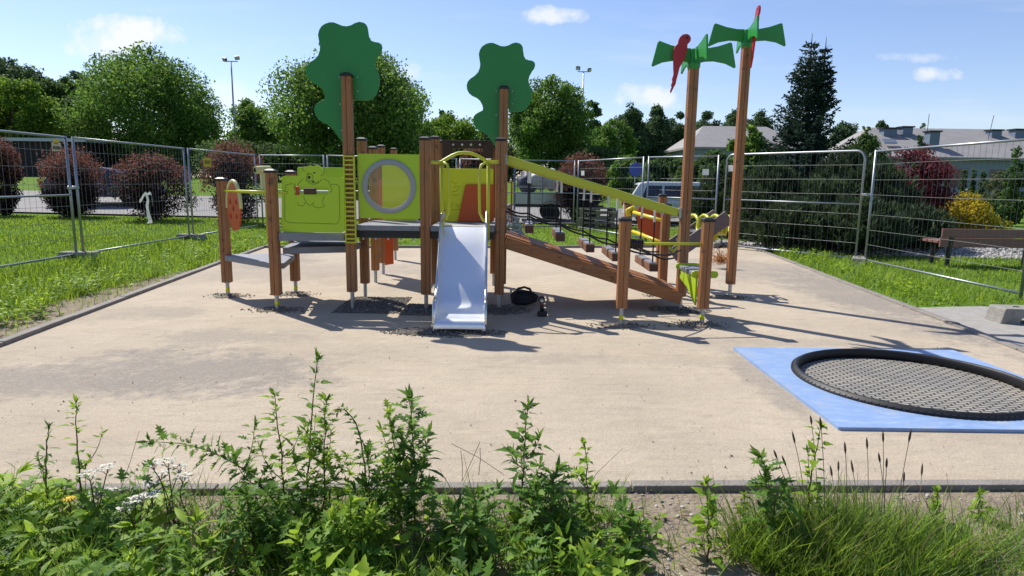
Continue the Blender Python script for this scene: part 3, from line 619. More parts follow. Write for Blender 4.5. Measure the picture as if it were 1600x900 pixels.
def car(name,label,c,rz,L,Wd,H,paint,z0,estate=True):
    e=empty(name,(c[0],c[1],z0),label,'car',rz=rz)
    def part(mb,n,m,par=e,**k):
        o=mb.build(n,m,None,**k); o.parent=par; return o      # vertices are local to the car
    h=H; lo=.30; belt=h*.60
    prof=[(-L/2,lo),(-L/2-.0,belt*.75),(-L/2+.06,belt),(L/2-1.05,belt*1.0),(L/2-.25,belt*.86),(L/2,belt*.62),(L/2,lo)]
    w=Wd/2; part(MB().prism(prof,(0,w,0),(1,0,0),(0,0,1),Wd),'body',paint,bevel=.09,seg=3)
    rp=[(-L/2+.08,belt-.01),(-L/2+.42,h-.05),(-L/2+.75,h),(L*.05,h),(L*.16,h-.07),(L/2-1.02,belt-.01)]
    cab=MB(); n=len(rp); vs=[]
    for s in (1,-1):
        for x,z in rp: vs.append((x,s*(w-.03-(z-belt)*.28),z))
    cab.add(vs,[tuple(range(n)),tuple(range(2*n-1,n-1,-1))]+[(i,(i+1)%n,n+(i+1)%n,n+i) for i in range(n)])
    part(cab,'cabin',paint,bevel=.05,seg=3)
    for s in (1,-1):
        mb=MB()
        for xa,xb in ((-L/2+.50,-L/2+1.15),(-L/2+1.22,-.02),(.05,L*.20)):
            za,zb=belt+.05,h-.13; k=.25
            y=lambda z: s*(w-.03-(z-belt)*.28+.006)
            xb2=min(xb,L*.11+.04) if xb>0.1 else xb
            xa2=xa+ (.16 if xa<-L/2+.6 else 0)
            mb.add([(xa,y(za),za),(xb,y(za),za),(xb2,y(zb),zb),(xa2,y(zb),zb)],[(0,1,2,3)])
        o=part(mb,'side_window',M['car_glass'])
    part(MB().add([(-L/2+.115,-w+.16,belt+.05),(-L/2+.115,w-.16,belt+.05),(-L/2+.375,w-.25,h-.11),(-L/2+.375,-w+.25,h-.11)],[(0,1,2,3)]),'rear_window',M['car_glass'])
    part(MB().add([(L/2-1.03,-w+.16,belt+.03),(L/2-1.03,w-.16,belt+.03),(L*.19,w-.27,h-.12),(L*.19,-w+.27,h-.12)],[(0,1,2,3)]),'windscreen',M['car_glass'])
    for s in (1,-1):
        part(MB().box((-L/2-.005,s*(w-.13),belt*.86),(.10,.2,.26)),'tail_lamp',M['lamp_red'],bevel=.03)
        part(MB().box((L/2-.12,s*(w-.16),belt*.68),(.18,.24,.13)),'headlight',M['lamp_clear'],bevel=.03)
        for x in (-L/2+.75,L/2-.82):
            ax=(Vector((1,0,0)),Vector((0,0,1)),Vector((0,1,0)))
            wl=part(MB().lathe([(.19,-.10),(.31,-.10),(.33,-.06),(.33,.06),(.31,.10),(.19,.10)],(x,s*(w-.08),.33),24,ax),'wheel',M['tyre'],smooth=True,auto=30)
            part(MB().lathe([(.0,.09),(.05,.11),(.19,.085),(.2,.04)],(x,s*(w-.08)+0,.33),16,(ax[0],ax[1],ax[2]*s)),'rim',M['galv'],wl)
    part(MB().box((-L/2-.01,0,.62),(.03,.5,.11)),'number_plate',M['plate_white'])
    return e
q=P(1045,300,22); car('parked_car','silver-blue estate car parked behind the fence, red tail lamp showing',(P(983,300,22).x+2.1,22.1,0),R_(-6),4.4,1.8,1.46,M['car_silver'],-.06)
car('parked_car','dark blue car half hidden between two purple shrubs',(P(172,300,26).x,25.8,0),R_(8),3.9,1.7,1.42,M['car_blue'],gz(P(172,300,26).x,26)+.02)
def trailer():
    Y=22; x0=P(803,300,Y).x; x1=P(892,300,Y).x; e=empty('cage_trailer',((x0+x1)/2,Y,0),'grey mesh-sided trailer carrying white sacks','trailer')
    zb=.55; L=x1-x0; cx=(x0+x1)/2
    MB().box((cx,Y+.7,zb),(L,1.4,.10)).build('load_floor',M['dark_metal'],e,bevel=.01)
    for y in (Y,Y+1.4):
        mb=MB(); 
        for x in np.linspace(x0,x1,3): mb.tube([(x,y,zb),(x,y,zb+1.25)],.022,6)
        mb.tube([(x0,y,zb+1.25),(x1,y,zb+.98)],.022,6)
        mb.tube([(x0,y,zb+.62),(x1,y,zb+.55)],.018,6); mb.build('cage_frame',M['fence'],e)
        mb=MB()
        for x in np.linspace(x0,x1,16): mb.tube([(x,y+.01,zb),(x,y+.01,zb+1.0)],.005,4)
        for z in np.linspace(zb+.1,zb+.95,7): mb.tube([(x0,y+.01,z),(x1,y+.01,z)],.005,4)
        mb.build('mesh',M['wire_light'],e)
        MB().box((cx,y,zb+.22),(L,.03,.34)).build('side_board',M['galv'],e)
    f=MB().tube([(x0+.02,Y-.02,.4),(x0+.02,Y-.02,1.86),(x0+.12,Y-.02,1.9),(x0+.9,Y-.02,1.86)],.035,6); f.build('bow',M['wall_blue'],e)
    MB().beam((x1,Y+.7,zb-.03),(x1+1.2,Y+.7,zb-.03),.09,.09).build('drawbar',M['dark_metal'],e)
    for y in (Y-.06,Y+1.46):
        ax=(Vector((1,0,0)),Vector((0,0,1)),Vector((0,1,0))); wx=P(861,300,Y).x
        w=MB().lathe([(.16,-.09),(.29,-.09),(.31,-.05),(.31,.05),(.29,.09),(.16,.09)],(wx,y,.31),22,ax).build('wheel',M['tyre'],e,smooth=True,auto=30)
        MB().lathe([(0,-.06),(.16,-.075),(.17,0)],(wx,y,.31),16,ax).build('rim',M['galv'],w)
        mb=MB(); pts=[(wx+.40*math.cos(a),y,.31+.40*math.sin(a)) for a in np.linspace(R_(10),R_(170),9)]
        for a,b in zip(pts[:-1],pts[1:]): mb.beam(a,b,.24,.02,up=(0,1,0)) if False else mb.add([(a[0],y-.12,a[2]),(a[0],y+.12,a[2]),(b[0],y+.12,b[2]),(b[0],y-.12,b[2])],[(0,1,2,3)])
        mb.build('mudguard',M['cap'],e)
    # load
    labs=['white filled sack on the trailer, left one','white filled sack on the trailer, right one','dark navy bundle behind the white sacks on the trailer']
    for i,(px,py,r,mm) in enumerate(((843,280,.34,'bag_white'),(861,282,.36,'bag_white'),(825,286,.40,'navy'))):
        c=P(px,py,Y+.7+.2*(i==2)); g=np.random.default_rng(i); bm=bmesh.new(); bmesh.ops.create_icosphere(bm,subdivisions=3,radius=r)
        for v in bm.verts:
            p=v.co; k=1+.10*math.sin(5*p.x/r+i)+.08*math.sin(7*p.y/r+2*p.z/r)+.06*math.sin(11*p.z/r+i*2); v.co=Vector((p.x*k,p.y*k,p.z*k*1.0))
        zc=max(c.z,zb+.05+r*.85)
        me=bpy.data.meshes.new('sack'); bm.to_mesh(me); bm.free(); me.materials.append(M[mm]); me.polygons.foreach_set('use_smooth',[True]*len(me.polygons))
        o=bpy.data.objects.new('sack',me); COL.objects.link(o); o.location=(c.x,c.y,zc); tag(o,labs[i],'sack')
trailer()
def toolbox():
    Y=23; a=P(889,300,Y).x; b=P(936,300,Y).x; e=empty('site_cart',((a+b)/2,Y,0),'dark navy covered cart standing between trailer and pallets','cart')
    MB().box(((a+b)/2,Y+.4,.80),(b-a,.8,.60)).build('box',M['navy'],e,bevel=.05)
    MB().box(((a+b)/2,Y+.4,1.13),(b-a+.06,.86,.06)).build('lid',M['cap'],e,bevel=.02)
    for x in (a+.15,b-.15):
        MB().tube([(x,Y+.1,0),(x,Y+.1,.5)],.03,6).build('leg',M['dark_metal'],e)
        MB().tube([(x,Y+.7,0),(x,Y+.7,.5)],.03,6).build('leg',M['dark_metal'],e)
toolbox()
def pallets():
    Y=19.6; xa=P(905,340,Y).x; xb=P(962,340,Y).x; n=4; h=.148; labs=['bottom pallet of the stack behind the rope bridge','second pallet from the ground in the stack','third pallet from the ground in the stack','top pallet of the stack behind the rope bridge']
    for i in range(n):
        dx=random.uniform(-.05,.05); x0=xa+dx; x1=xb+dx; z=i*h
        e=empty('wooden_pallet',((x0+x1)/2,Y,z),labs[i],'pallet','stacked pallets')
        mb=MB()
        for y in np.linspace(Y+.05,Y+.75,5): mb.box(((x0+x1)/2,y,z+.133),(x1-x0,.12,.022))
        mb.build('top_board',M['pallet'],e)
        mb=MB()
        for x in np.linspace(x0+.07,x1-.07,3): mb.box((x,Y+.4,z+.111),(.12,.8,.02))
        mb.build('cross_board',M['pallet'],e)
        for x in np.linspace(x0+.07,x1-.07,3):
            for y in (Y+.06,Y+.4,Y+.74): MB().box((x,y,z+.062),(.12,.10,.078)).build('block',M['pallet'],e)
        mb=MB()
        for y in (Y+.06,Y+.4,Y+.74): mb.box(((x0+x1)/2,y,z+.012),(x1-x0,.1,.022))
        mb.build('runner',M['pallet'],e)
pallets()
def roadsign():
    Y=25; c=P(993,265,Y); e=empty('road_sign',(c.x,Y,0),'round blue road sign on a grey pole behind the fence','sign')
    MB().tube([(c.x,Y,-.1),(c.x,Y,c.z+.3)],.03,8).build('pole',M['galv'],e)
    MB().lathe([(0,-.012),(.25,-.012),(.26,0),(.25,.012),(0,.012)],(c.x,Y-.05,c.z),28,(Vector((1,0,0)),Vector((0,0,1)),Vector((0,1,0)))).build('sign_face',M['blue_sign'],e)
roadsign()
def bench():
    Y=11.3; x0=P(1468,380,Y).x; x1=x0+2.1; e=empty('park_bench',((x0+x1)/2,Y,-.03),'brown plank park bench seen from behind at the right edge','bench')
    zt=P(1470,357,Y).z; zm=P(1470,371,Y).z; zl=P(1470,386,Y).z
    for za,zb,dy in ((zt,zm+.006,-.03),(zm-.006,zl,0.0)):
        MB().box(((x0+x1)/2,Y+dy,(za+zb)/2),(x1-x0,.04,za-zb)).build('backrest',M['bench'],e,bevel=.006)
    mb=MB()
    for k in range(3): mb.box(((x0+x1)/2,Y+.12+k*.15,.41),(x1-x0,.13,.045))
    mb.build('seat',M['bench'],e,bevel=.006)
    for x in (x0+.18,x1-.25):
        MB().beam((x,Y+.02,-.08),(x,Y-.02,zt-.05),.06,.05,up=(0,1,0)).build('leg',M['cap'],e)
        MB().beam((x,Y+.45,-.08),(x,Y+.42,.385),.06,.05,up=(0,1,0)).build('leg',M['cap'],e)
        MB().box((x,Y+.24,.36),(.05,.42,.04)).build('seat_bracket',M['cap'],e)
bench()
# ------------------------------------------------------------------ site fence
FT=1.98
def fence_panel(a,b,label,rounded=False,nv=None,bright=False,z=-.02,sign=None,mid=True):
    a=Vector((a[0],a[1],z)); b=Vector((b[0],b[1],z)); d=(b-a); L=d.length; u=d/L; up=Vector((0,0,1)); lo=.09
    e=empty('site_fence',(a+b)/2,label,'fence','site fence panels round the playground')
    mb=MB(); r=.02
    if rounded:
        R=.16; pts=[a+up*.02]
        pts+= [a+up*(FT-R)]+[a+u*(R-R*math.cos(t))+up*(FT-R+R*math.sin(t)) for t in np.linspace(.2,1.57,6)]
        pts+= [b-u*(R-R*math.cos(t))+up*(FT-R+R*math.sin(t)) for t in np.linspace(1.57,.2,6)]+[b+up*(FT-R),b+up*.02]
        mb.tube(pts,.021,8)
    else:
        mb.tube([a+up*.0,a+up*FT],.021,8); mb.tube([b+up*.0,b+up*FT],.021,8); mb.tube([a+up*(FT-.02),b+up*(FT-.02)],.018,8)
    mb.tube([a+up*lo,b+up*lo],.018,8)
    mb.build('frame',M['fence'],e,smooth=True)
    if mid: MB().tube([a+up*1.05,b+up*1.05],.015,6).build('brace',M['fence'],e,smooth=True)
    wr=MB(); n=nv or int(L/.11); wv=.0022
    for i in range(1,n):
        p=a+u*(L*i/n); wob=Vector((0,0,0)); wr.tube([p+up*lo,p+up*(FT*.5)+Vector((random.uniform(-.008,.008),random.uniform(-.008,.008),0)),p+up*(FT-.03)],wv,4,cap=False)
    wr.build('mesh_wire',M['wire_light'] if bright else M['wire'],e)
    wr=MB()
    for zz in (.36,.62,.88,1.22,1.48,1.74):
        pts=[a+u*(L*t)+up*(zz+.005*math.sin(t*5+zz*7)) for t in np.linspace(0,1,5)]
        wr.tube(pts,.0026,4,cap=False)
    wr.build('crossing_wire',M['wire_light'],e)
    if sign:
        t,zc,w,h,kind=sign; c=a+u*(L*t)+up*zc; s=u; nrm=Vector((u.y,-u.x,0)); 
        if nrm.y>0: nrm=-nrm
        p=MB().prism([(-w/2,-h/2),(w/2,-h/2),(w/2,h/2),(-w/2,h/2)],c+nrm*.012,s if s.x>0 else -s,up,.004).build('fence_sign',M[{'w':'plate_white','c':'plate_cream','y':'plate_yellow'}[kind]],e)
        sx=s if s.x>0 else -s
        if kind=='c':
            mb=MB()
            for i in range(9): mb.box(c+nrm*.018+sx*(-w*.40+w*.1*i)+up*(-h*.12),(w*.055,.002,h*.42),Matrix.Rotation(math.atan2(sx.y,sx.x),3,'Z'))
            mb.build('print',M['ink'],p)
            mb=MB(); mb.prism([(-w*.32,h*.28),(w*.2,h*.28),(w*.2,h*.5),(w*.3,h*.5),(w*.3,h*.9),(-w*.32,h*.9)],c+nrm*.013,sx,up,.003); mb.build('print',M['plate_yellow'],p)
        if kind=='y':
            mb=MB()
            for i in range(6): mb.box(c+nrm*.018+sx*(-w*.33+w*.13*i),(w*.06,.002,h*.4),Matrix.Rotation(math.atan2(sx.y,sx.x),3,'Z'))
            mb.build('print',M['ink'],p)
    return e
def fence_foot(p,rz,label,big=False):
    e=empty('ballast_block',(p[0],p[1],-.02),label,'fence foot','concrete feet of the site fence',rz=rz)
    mb=MB(); w,d,h=(.62,.22,.13) if not big else (.6,.26,.17)
    pr=[(-w/2,0),(-w*.18,0),(-w*.14,h*.45),(w*.14,h*.45),(w*.18,0),(w/2,0),(w/2-.04,h),(-w/2+.04,h)]
    mb.prism(pr,(0,d/2,0),(1,0,0),(0,0,1),d); o=mb.build('block',M['concrete_block'],None,bevel=.012); o.parent=e
    mb=MB()
    for x in (-.08,.08): mb.lathe([(.028,h+.001),(.028,h+.004),(.02,h+.004)],(x,0,0),12)
    o=mb.build('socket',M['cap'],None); o.parent=e
    return e
def build_fence():
    X=-7.12
    fence_panel((X-.05,7.15),(X-.02,10.62),'nearest site fence panel on the left, cut by the picture edge',sign=(.93,1.80,.20,.13,'c'))
    fence_panel((X+.03,10.72),(X+.05,14.25),'site fence panel left of the orange disc, between two double posts',mid=False)
    fence_panel((X+.1,14.34),(X+.2,17.75),'site fence panel behind the orange disc post, with a yellow plate',mid=False,sign=(.23,1.70,.34,.2,'y'))
    fence_panel((X+.3,17.85),(-4.95,17.3),'short far site fence panel behind the bear panel')
    fence_panel((-4.85,17.3),(-1.6,18.6),'far site fence panel behind the porthole panel')
    fence_panel((-1.5,18.65),(1.75,19.0),'far site fence panel behind the slide, with a white plate',sign=None)
    fence_panel((1.85,18.95),(3.05,15.6),'site fence panel angled behind the rope bridge, with a small white plate',sign=(.09,1.62,.20,.13,'w'))
    fence_panel((3.15,15.5),(4.36,14.15),'site fence panel between the two palm posts, with a white plate',sign=(.84,1.62,.16,.13,'w'))
    fence_panel((4.5,14.05),(6.13,11.62),'brighter site fence gate with rounded corners at the right',rounded=True,bright=True,sign=(.05,1.70,.17,.13,'w'))
    fence_panel((6.2,11.42),(6.28,7.95),'site fence panel in front of the bench on the right',bright=True,mid=False)
    fence_panel((6.3,7.85),(6.34,4.4),'nearest site fence panel on the right, outside the pavement',bright=True,mid=False)
    fence_foot((X,10.67),R_(4),'concrete fence foot in the grass under the left double post'); fence_foot((X+.07,14.3),R_(-5),'concrete fence foot under the second double post on the left')
    fence_foot((6.14,11.5),R_(60),'concrete fence foot in the grass under the gate post'); fence_foot((4.43,14.1),R_(40),'concrete fence foot under the far gate post')
    q=G(1590,505); fence_foot((q.x+.12,q.y+.1),R_(-3),'bare concrete fence foot standing on the pavement at the right edge',big=True)
    # clamps joining neighbouring panels
    for (x,y,z,lb) in ((X+.0,10.67,1.15,'steel clamp on the left double fence post'),(6.16,11.52,1.2,'steel clamp joining gate and right fence panel')):
        o=MB().box((x,y,z),(.10,.16,.05)).build('steel_clamp',M['galv'],bevel=.01,origin=(x,y,z)); tag(o,lb,'clamp')
    # ribbon tied to the fence
    p=P(227,308,12.6); p.x=X+.06; p=Vector((X+.065,p.y,p.z)); Yr=7.16*FPX/(573+5); z=P(227,306,Yr).z
    c=Vector((X+.08,Yr,z)); e=empty('tied_ribbon',c,'white ribbon tied in a bow to the left fence','ribbon')
    def band(pts,w):
        mb=MB(); vs=[];fs=[]
        for i,(p,q) in enumerate(pts): 
            vs+= [c+Vector((0.012*math.sin(i*1.7),p-w[i]/2,q)),c+Vector((0.012*math.sin(i*1.7)+.004,p+w[i]/2,q))]
        for i in range(len(pts)-1): fs.append((2*i,2*i+1,2*i+3,2*i+2))
        mb.add(vs,fs); return mb
    def hb(pts,w):
        vs=[];fs=[];mb=MB()
        for i,(p,q) in enumerate(pts): vs+=[c+Vector((.01+.02*math.sin(i),p,q-w/2)),c+Vector((.01+.02*math.sin(i+.5),p,q+w/2))]
        for i in range(len(pts)-1): fs.append((2*i,2*i+1,2*i+3,2*i+2))
        mb.add(vs,fs); return mb
    hb([(.0,.02),(.06,.055),(.13,.03),(.17,-.05),(.20,-.13),(.19,-.19)],.055).build('loop',M['ribbon'],e); hb([(0,.02),(-.08,.05),(-.16,.0),(-.20,-.07),(-.235,-.10)],.06).build('loop',M['ribbon'],e)
    band([(0,.03),(.015,-.08),(.0,-.18),(.025,-.28),(.01,-.38),(.045,-.47),(.05,-.53)],[.07,.07,.10,.08,.12,.13,.19]).build('tail',M['ribbon'],e)
build_fence()
# ------------------------------------------------------------------ play equipment
def rr(w,h,r,n=4):
    pts=[]
    for cx,cy,a0 in ((w/2-r,h/2-r,0),(-w/2+r,h/2-r,90),(-w/2+r,-h/2+r,180),(w/2-r,-h/2+r,270)):
        for i in range(n+1):
            a=R_(a0+90*i/n); pts.append((cx+r*math.cos(a),cy+r*math.sin(a)))
    return pts
def post_profile(w):
    """square section, rounded arrises and a routed groove in every face"""
    h=w/2; r=.012; g=.005; dp=.007; pts=[]
    for k in range(4):
        a=k*math.pi/2; c,s=math.cos(a),math.sin(a)
        seq=[(h,-h+r),(h,-g),(h-dp,-g*.6),(h-dp,g*.6),(h,g),(h,h-r),(h-r*.3,h-r*.3)]
        pts+=[(x*c-y*s,x*s+y*c) for x,y in seq]
    return pts
PLAY=empty('playground_set',(-.5,7,0),'wooden multi-tower playground set with steel slide, rope bridge and green tree-shaped panels','play equipment')
def post(x,y,zt,zb=.165,w=.098,cap=True,foot=True,sticker=False,par=PLAY,label=None,z_foot=0):
    o=MB().prism(post_profile(w),(x,y,zb),(1,0,0),(0,1,0),zt-zb).build('post',M['wood_z'],par,origin=(x,y,zb))
    if label: o['label']=label
    if cap:
        h=w/2+.006; mb=MB(); mb.add([(x+i*h,y+j*h,zt-.012) for i,j in ((-1,-1),(1,-1),(1,1),(-1,1))]+[(x+i*h,y+j*h,zt+.012) for i,j in ((-1,-1),(1,-1),(1,1),(-1,1))]+[(x+i*h*.45,y+j*h*.45,zt+.028) for i,j in ((-1,-1),(1,-1),(1,1),(-1,1))],
          [(0,1,5,4),(1,2,6,5),(2,3,7,6),(3,0,4,7),(4,5,9,8),(5,6,10,9),(6,7,11,10),(7,4,8,11),(8,9,10,11),(3,2,1,0)])
        mb.build('cap',M['cap'],o,bevel=.003)
    if foot:
        f=MB().lathe([(.021,-.05),(.021,zb+.02)],(x,y,0),14); f.lathe([(.036,zb-.008),(.036,zb)],(x,y,0),14); f.build('foot',M['galv'],o,smooth=True,auto=40)
        if sticker: MB().lathe([(.0222,zb*.35),(.0222,zb*.62)],(x,y,0),14).build('sticker',M['yellow_panel'],o,smooth=True)
    return o
A=(-3.26,7.38);B=(-2.42,6.61);C_=(-2.54,7.56);D=(-1.67,6.73);E_=(-1.70,7.46);F_=(-.90,6.75);G_=(-.885,7.5);H=(-.135,6.81);I=(-.12,7.56)
K=(1.04,6.08);Lp=(1.84,6.18);Mp=(1.81,6.90);Np=(2.62,7.75);O=(1.82,7.82)
R1=(-.24,8.42);R2=(-.93,8.42);J1=(-1.81,8.56);J2=(-1.86,9.34);J3=(-1.99,11.04)
def build_posts():
    post(*A,1.32,sticker=True); post(*B,1.41,sticker=True); post(*C_,1.41,sticker=True)
    post(*D,2.36,label='tall post carrying the larger green tree-shaped panel',zb=.19); post(*E_,1.78); post(*F_,1.755,zb=.17,w=.10)
    post(*G_,P(679,216,7.5).z); post(*H,P(783,219,6.81).z,zb=.17,w=.10); post(*I,P(784,138,7.56).z,label='tall post carrying the smaller green tree-shaped panel')
    post(*K,1.01,zb=.18,sticker=True); post(*Lp,1.01,zb=.17,sticker=True); post(*Mp,2.53,label='shorter palm post with a red parrot beside its leaves',cap=False,zb=.16)
    post(*Np,2.90,label='taller palm post',cap=False,zb=.17); post(*O,1.09,sticker=True)
    post(*R1,P(771,229,8.42).z); post(*R2,P(692,222,8.42).z); post(*J1,1.74); post(*J2,1.80); post(*J3,1.84)
    post(1.56,8.9,P(986,318,8.9).z); post(2.02,8.9,P(1043,306,8.9).z)
build_posts()
def tree_panel(org,sc,name_lb):
    """outline given in units of the bigger panel, relative to its post top"""
    Z=[(400,500),(400,520),(480,521),(512,508),(536,478),(551,440),(555,400),(548,370),(536,345),(530,312),(536,288),(552,258),(566,240),(573,218),(569,199),(552,188),(528,185),(508,178),(497,160),(491,125),(488,103),(480,88),(466,78),(440,73),(415,80),(390,93),(365,99),(340,97),(312,86),(290,78),(265,78),(240,86),(218,100),(203,122),(195,150),(200,185),(205,212),(203,236),(192,265),(170,288),(140,308),(122,328),(115,350),(117,378),(130,403),(152,421),(185,435),(205,452),(220,478),(226,502),(222,515),(200,525),(175,540),(162,558),(158,580),(165,610),(182,635),(205,650),(232,662),(258,680),(282,710),(302,742),(325,768),(350,782),(362,780),(362,500)]
    k=.2556*sc   # zoomed px -> photo px
    s=org[1]/FPX
    pts=[((x-367)*k*s,-(y-378)*k*s) for x,y in Z]
    y=org[1]+.056
    MBp=MB().prism(pts[::-1],(org[0],y+.02,org[2]),(1,0,0),(0,0,1),.02)
    o=MBp.build('tree_panel',M['green_tree'],PLAY,bevel=.005); o['label']=name_lb
    mb=MB()
    for dx,dy in ((-52,10),(55,10),(55,90),(-52,165),(-48,318)):
        c=Vector((org[0]+dx*k*s,y-.003,org[2]-dy*k*s)); MB().lathe([(0,-.004),(.008,-.003),(.009,.003)],c,10,(Vector((1,0,0)),Vector((0,0,1)),Vector((0,1,0)))).build('bolt',M['galv'],o)
tree_panel((D[0],D[1],2.37),1.0,'larger green tree-shaped panel'); pI=P(784,139,I[1]); tree_panel((I[0],I[1],pI.z),.885,'smaller green tree-shaped panel')
def palm(p,zt,ang,par):
    x,y=p
    hub=MB().lathe([(.056,-.06),(.066,-.03),(.066,.0),(.046,.02),(.046,.135),(.03,.145),(0,.148)],(x,y,zt),20).build('palm_hub',M['palm'],PLAY,smooth=True,auto=50)
    bl=[(.035,-.068),(.06,-.068),(.11,-.055),(.20,-.05),(.32,-.07),(.40,-.105),(.415,-.113),(.428,-.108),(.43,-.095),(.38,.12),(.372,.134),(.355,.136),(.24,.098),(.12,.075),(.035,.072)]
    for k in range(4):
        a=ang+k*math.pi/2; u=Vector((math.cos(a),math.sin(a),0)); v=Vector((0,0,1)); n=u.cross(v)
        sc=1.0
        MB().prism([(q[0]*sc,q[1]*sc+.045) for q in bl],Vector((x,y,zt+.03))-n*.01,u,v,.02).build('palm_leaf',M['palm'],PLAY,bevel=.005)
palm(Mp,2.55,R_(2),0); palm(Np,2.93,R_(-4),0)
PARROT=[(345,181),(358,184),(368,192),(374,206),(372,220),(364,231),(356,238),(356,262),(352,285),(348,310),(340,330),(328,350),(318,368),(313,392),(308,415),(302,440),(300,460),(290,478),(284,492),(274,514),(269,502),(277,474),(272,470),(280,445),(276,438),(284,405),(281,372),(278,330),(274,290),(279,262),(290,244),(300,232),(303,214),(310,198),(322,186)]
def parrot(c,u,s,lb):
    u=Vector(u); k=s; pts=[((x-318)*k,-(y-300)*k) for x,y in PARROT]
    o=MB().prism(pts[::-1],c,u,(0,0,1),.02).build('parrot_panel',M['red'],PLAY,bevel=.004); o['label']=lb
    n=u.cross(Vector((0,0,1))); mb=MB(); 
    for sg in (-1,1): mb.lathe([(0,.003),(.012,.002)],Vector(c)+u*((350-318)*k)+Vector((0,0,(300-203)*k))+n*(.01+.0125*sg),10,(u,Vector((0,0,1)),n*sg))
    mb.build('eye',M['cap'],o)
sM=.2556*Mp[1]/FPX; cM=P(1061,88,Mp[1]); parrot((cM.x,Mp[1]-.04,cM.z),(1,0,0),sM,'red parrot-shaped panel beside the shorter palm, seen side on')
sN=.2556*Np[1]/FPX; cN=P(1173,62,Np[1]); parrot((Np[0]+.03,Np[1]-.20,P(1173,62,Np[1]-.2).z+.12),(-.05,-.998,0),sN*.98,'red parrot-shaped panel on the taller palm, seen nearly edge on')
# decks ------------------------------------------------------------
ZD=P(610,352,6.73).z      # top of main deck
def deckpoly(pts,zt,th=.045,name='deck',m='deck'):
    MB().prism(pts,(0,0,zt-th),(1,0,0),(0,1,0),th).build(name,M[m],PLAY,bevel=.006)
def build_decks():
    x0,x1,x2=D[0]+.06,F_[0],H[0]-.055; y0,y1=6.70,7.52
    deckpoly([(x0,y0),(x1-.055,y0),(x1-.055,y1),(x0,y1)],ZD,.055); deckpoly([(x1+.055,y0),(x2,y0),(x2,y1),(x1+.055,y1)],ZD,.055)
    deckpoly([(x1-.055,y1+.005),(x2,y1+.005),(x2,8.4),(x1-.055,8.4)],ZD,.055)
    mb=MB()
    for a,b in (((x0,6.76),(x2,6.76)),((x0,7.44),(x2,7.44)),((x0+.05,6.8),(x0+.05,7.4)),((x2-.05,6.8),(x2-.05,8.35)),((x1,6.8),(x1,8.35))): mb.beam((a[0],a[1],ZD-.095),(b[0],b[1],ZD-.095),.04,.075)
    mb.build('deck_frame',M['dark_metal'],PLAY)
    mb=MB()
    for x in np.linspace(x0+.06,x2-.06,11):
        MB().lathe([(.012,0),(.012,-.02),(0,-.024)],(x,6.76,ZD-.133),8).build('bolt',M['galv'],PLAY)
    # left steps: upper plate, middle and lowest triangles
    z1=P(500,364,6.6).z; deckpoly([(B[0]+.055,6.58),(D[0]-.055,6.68),(D[0]-.055,7.40),(C_[0]+.1,7.45),(B[0]+.055,7.0)],z1,.085)
    z2=P(440,383,6.64).z+.0; deckpoly([(B[0]+.05,6.70),(-1.73,6.95),(-1.72,7.42),(-2.40,7.62),(-2.50,7.5)],z2-.03,.07)
    z3=P(425,410,6.75).z; deckpoly([(A[0]+.02,7.30),(B[0]-.03,6.66),(B[0]+.055,6.72),(C_[0]+.03,7.50),(C_[0]-.06,7.62),(A[0]+.05,7.44)],z3,.06)
build_decks()
YF=6.735
def rect_px(x0,y0,x1,y1,Y,name,m,th=.02,bev=.004,par=PLAY,r=.02):
    a=P(x0,y1,Y); b=P(x1,y0,Y); w=b.x-a.x; h=b.z-a.z; c=((a.x+b.x)/2,Y+th,(a.z+b.z)/2)
    return MB().prism(rr(w,h,r)[::-1],c,(1,0,0),(0,0,1),th).build(name,M[m],par,bevel=bev),c,w,h
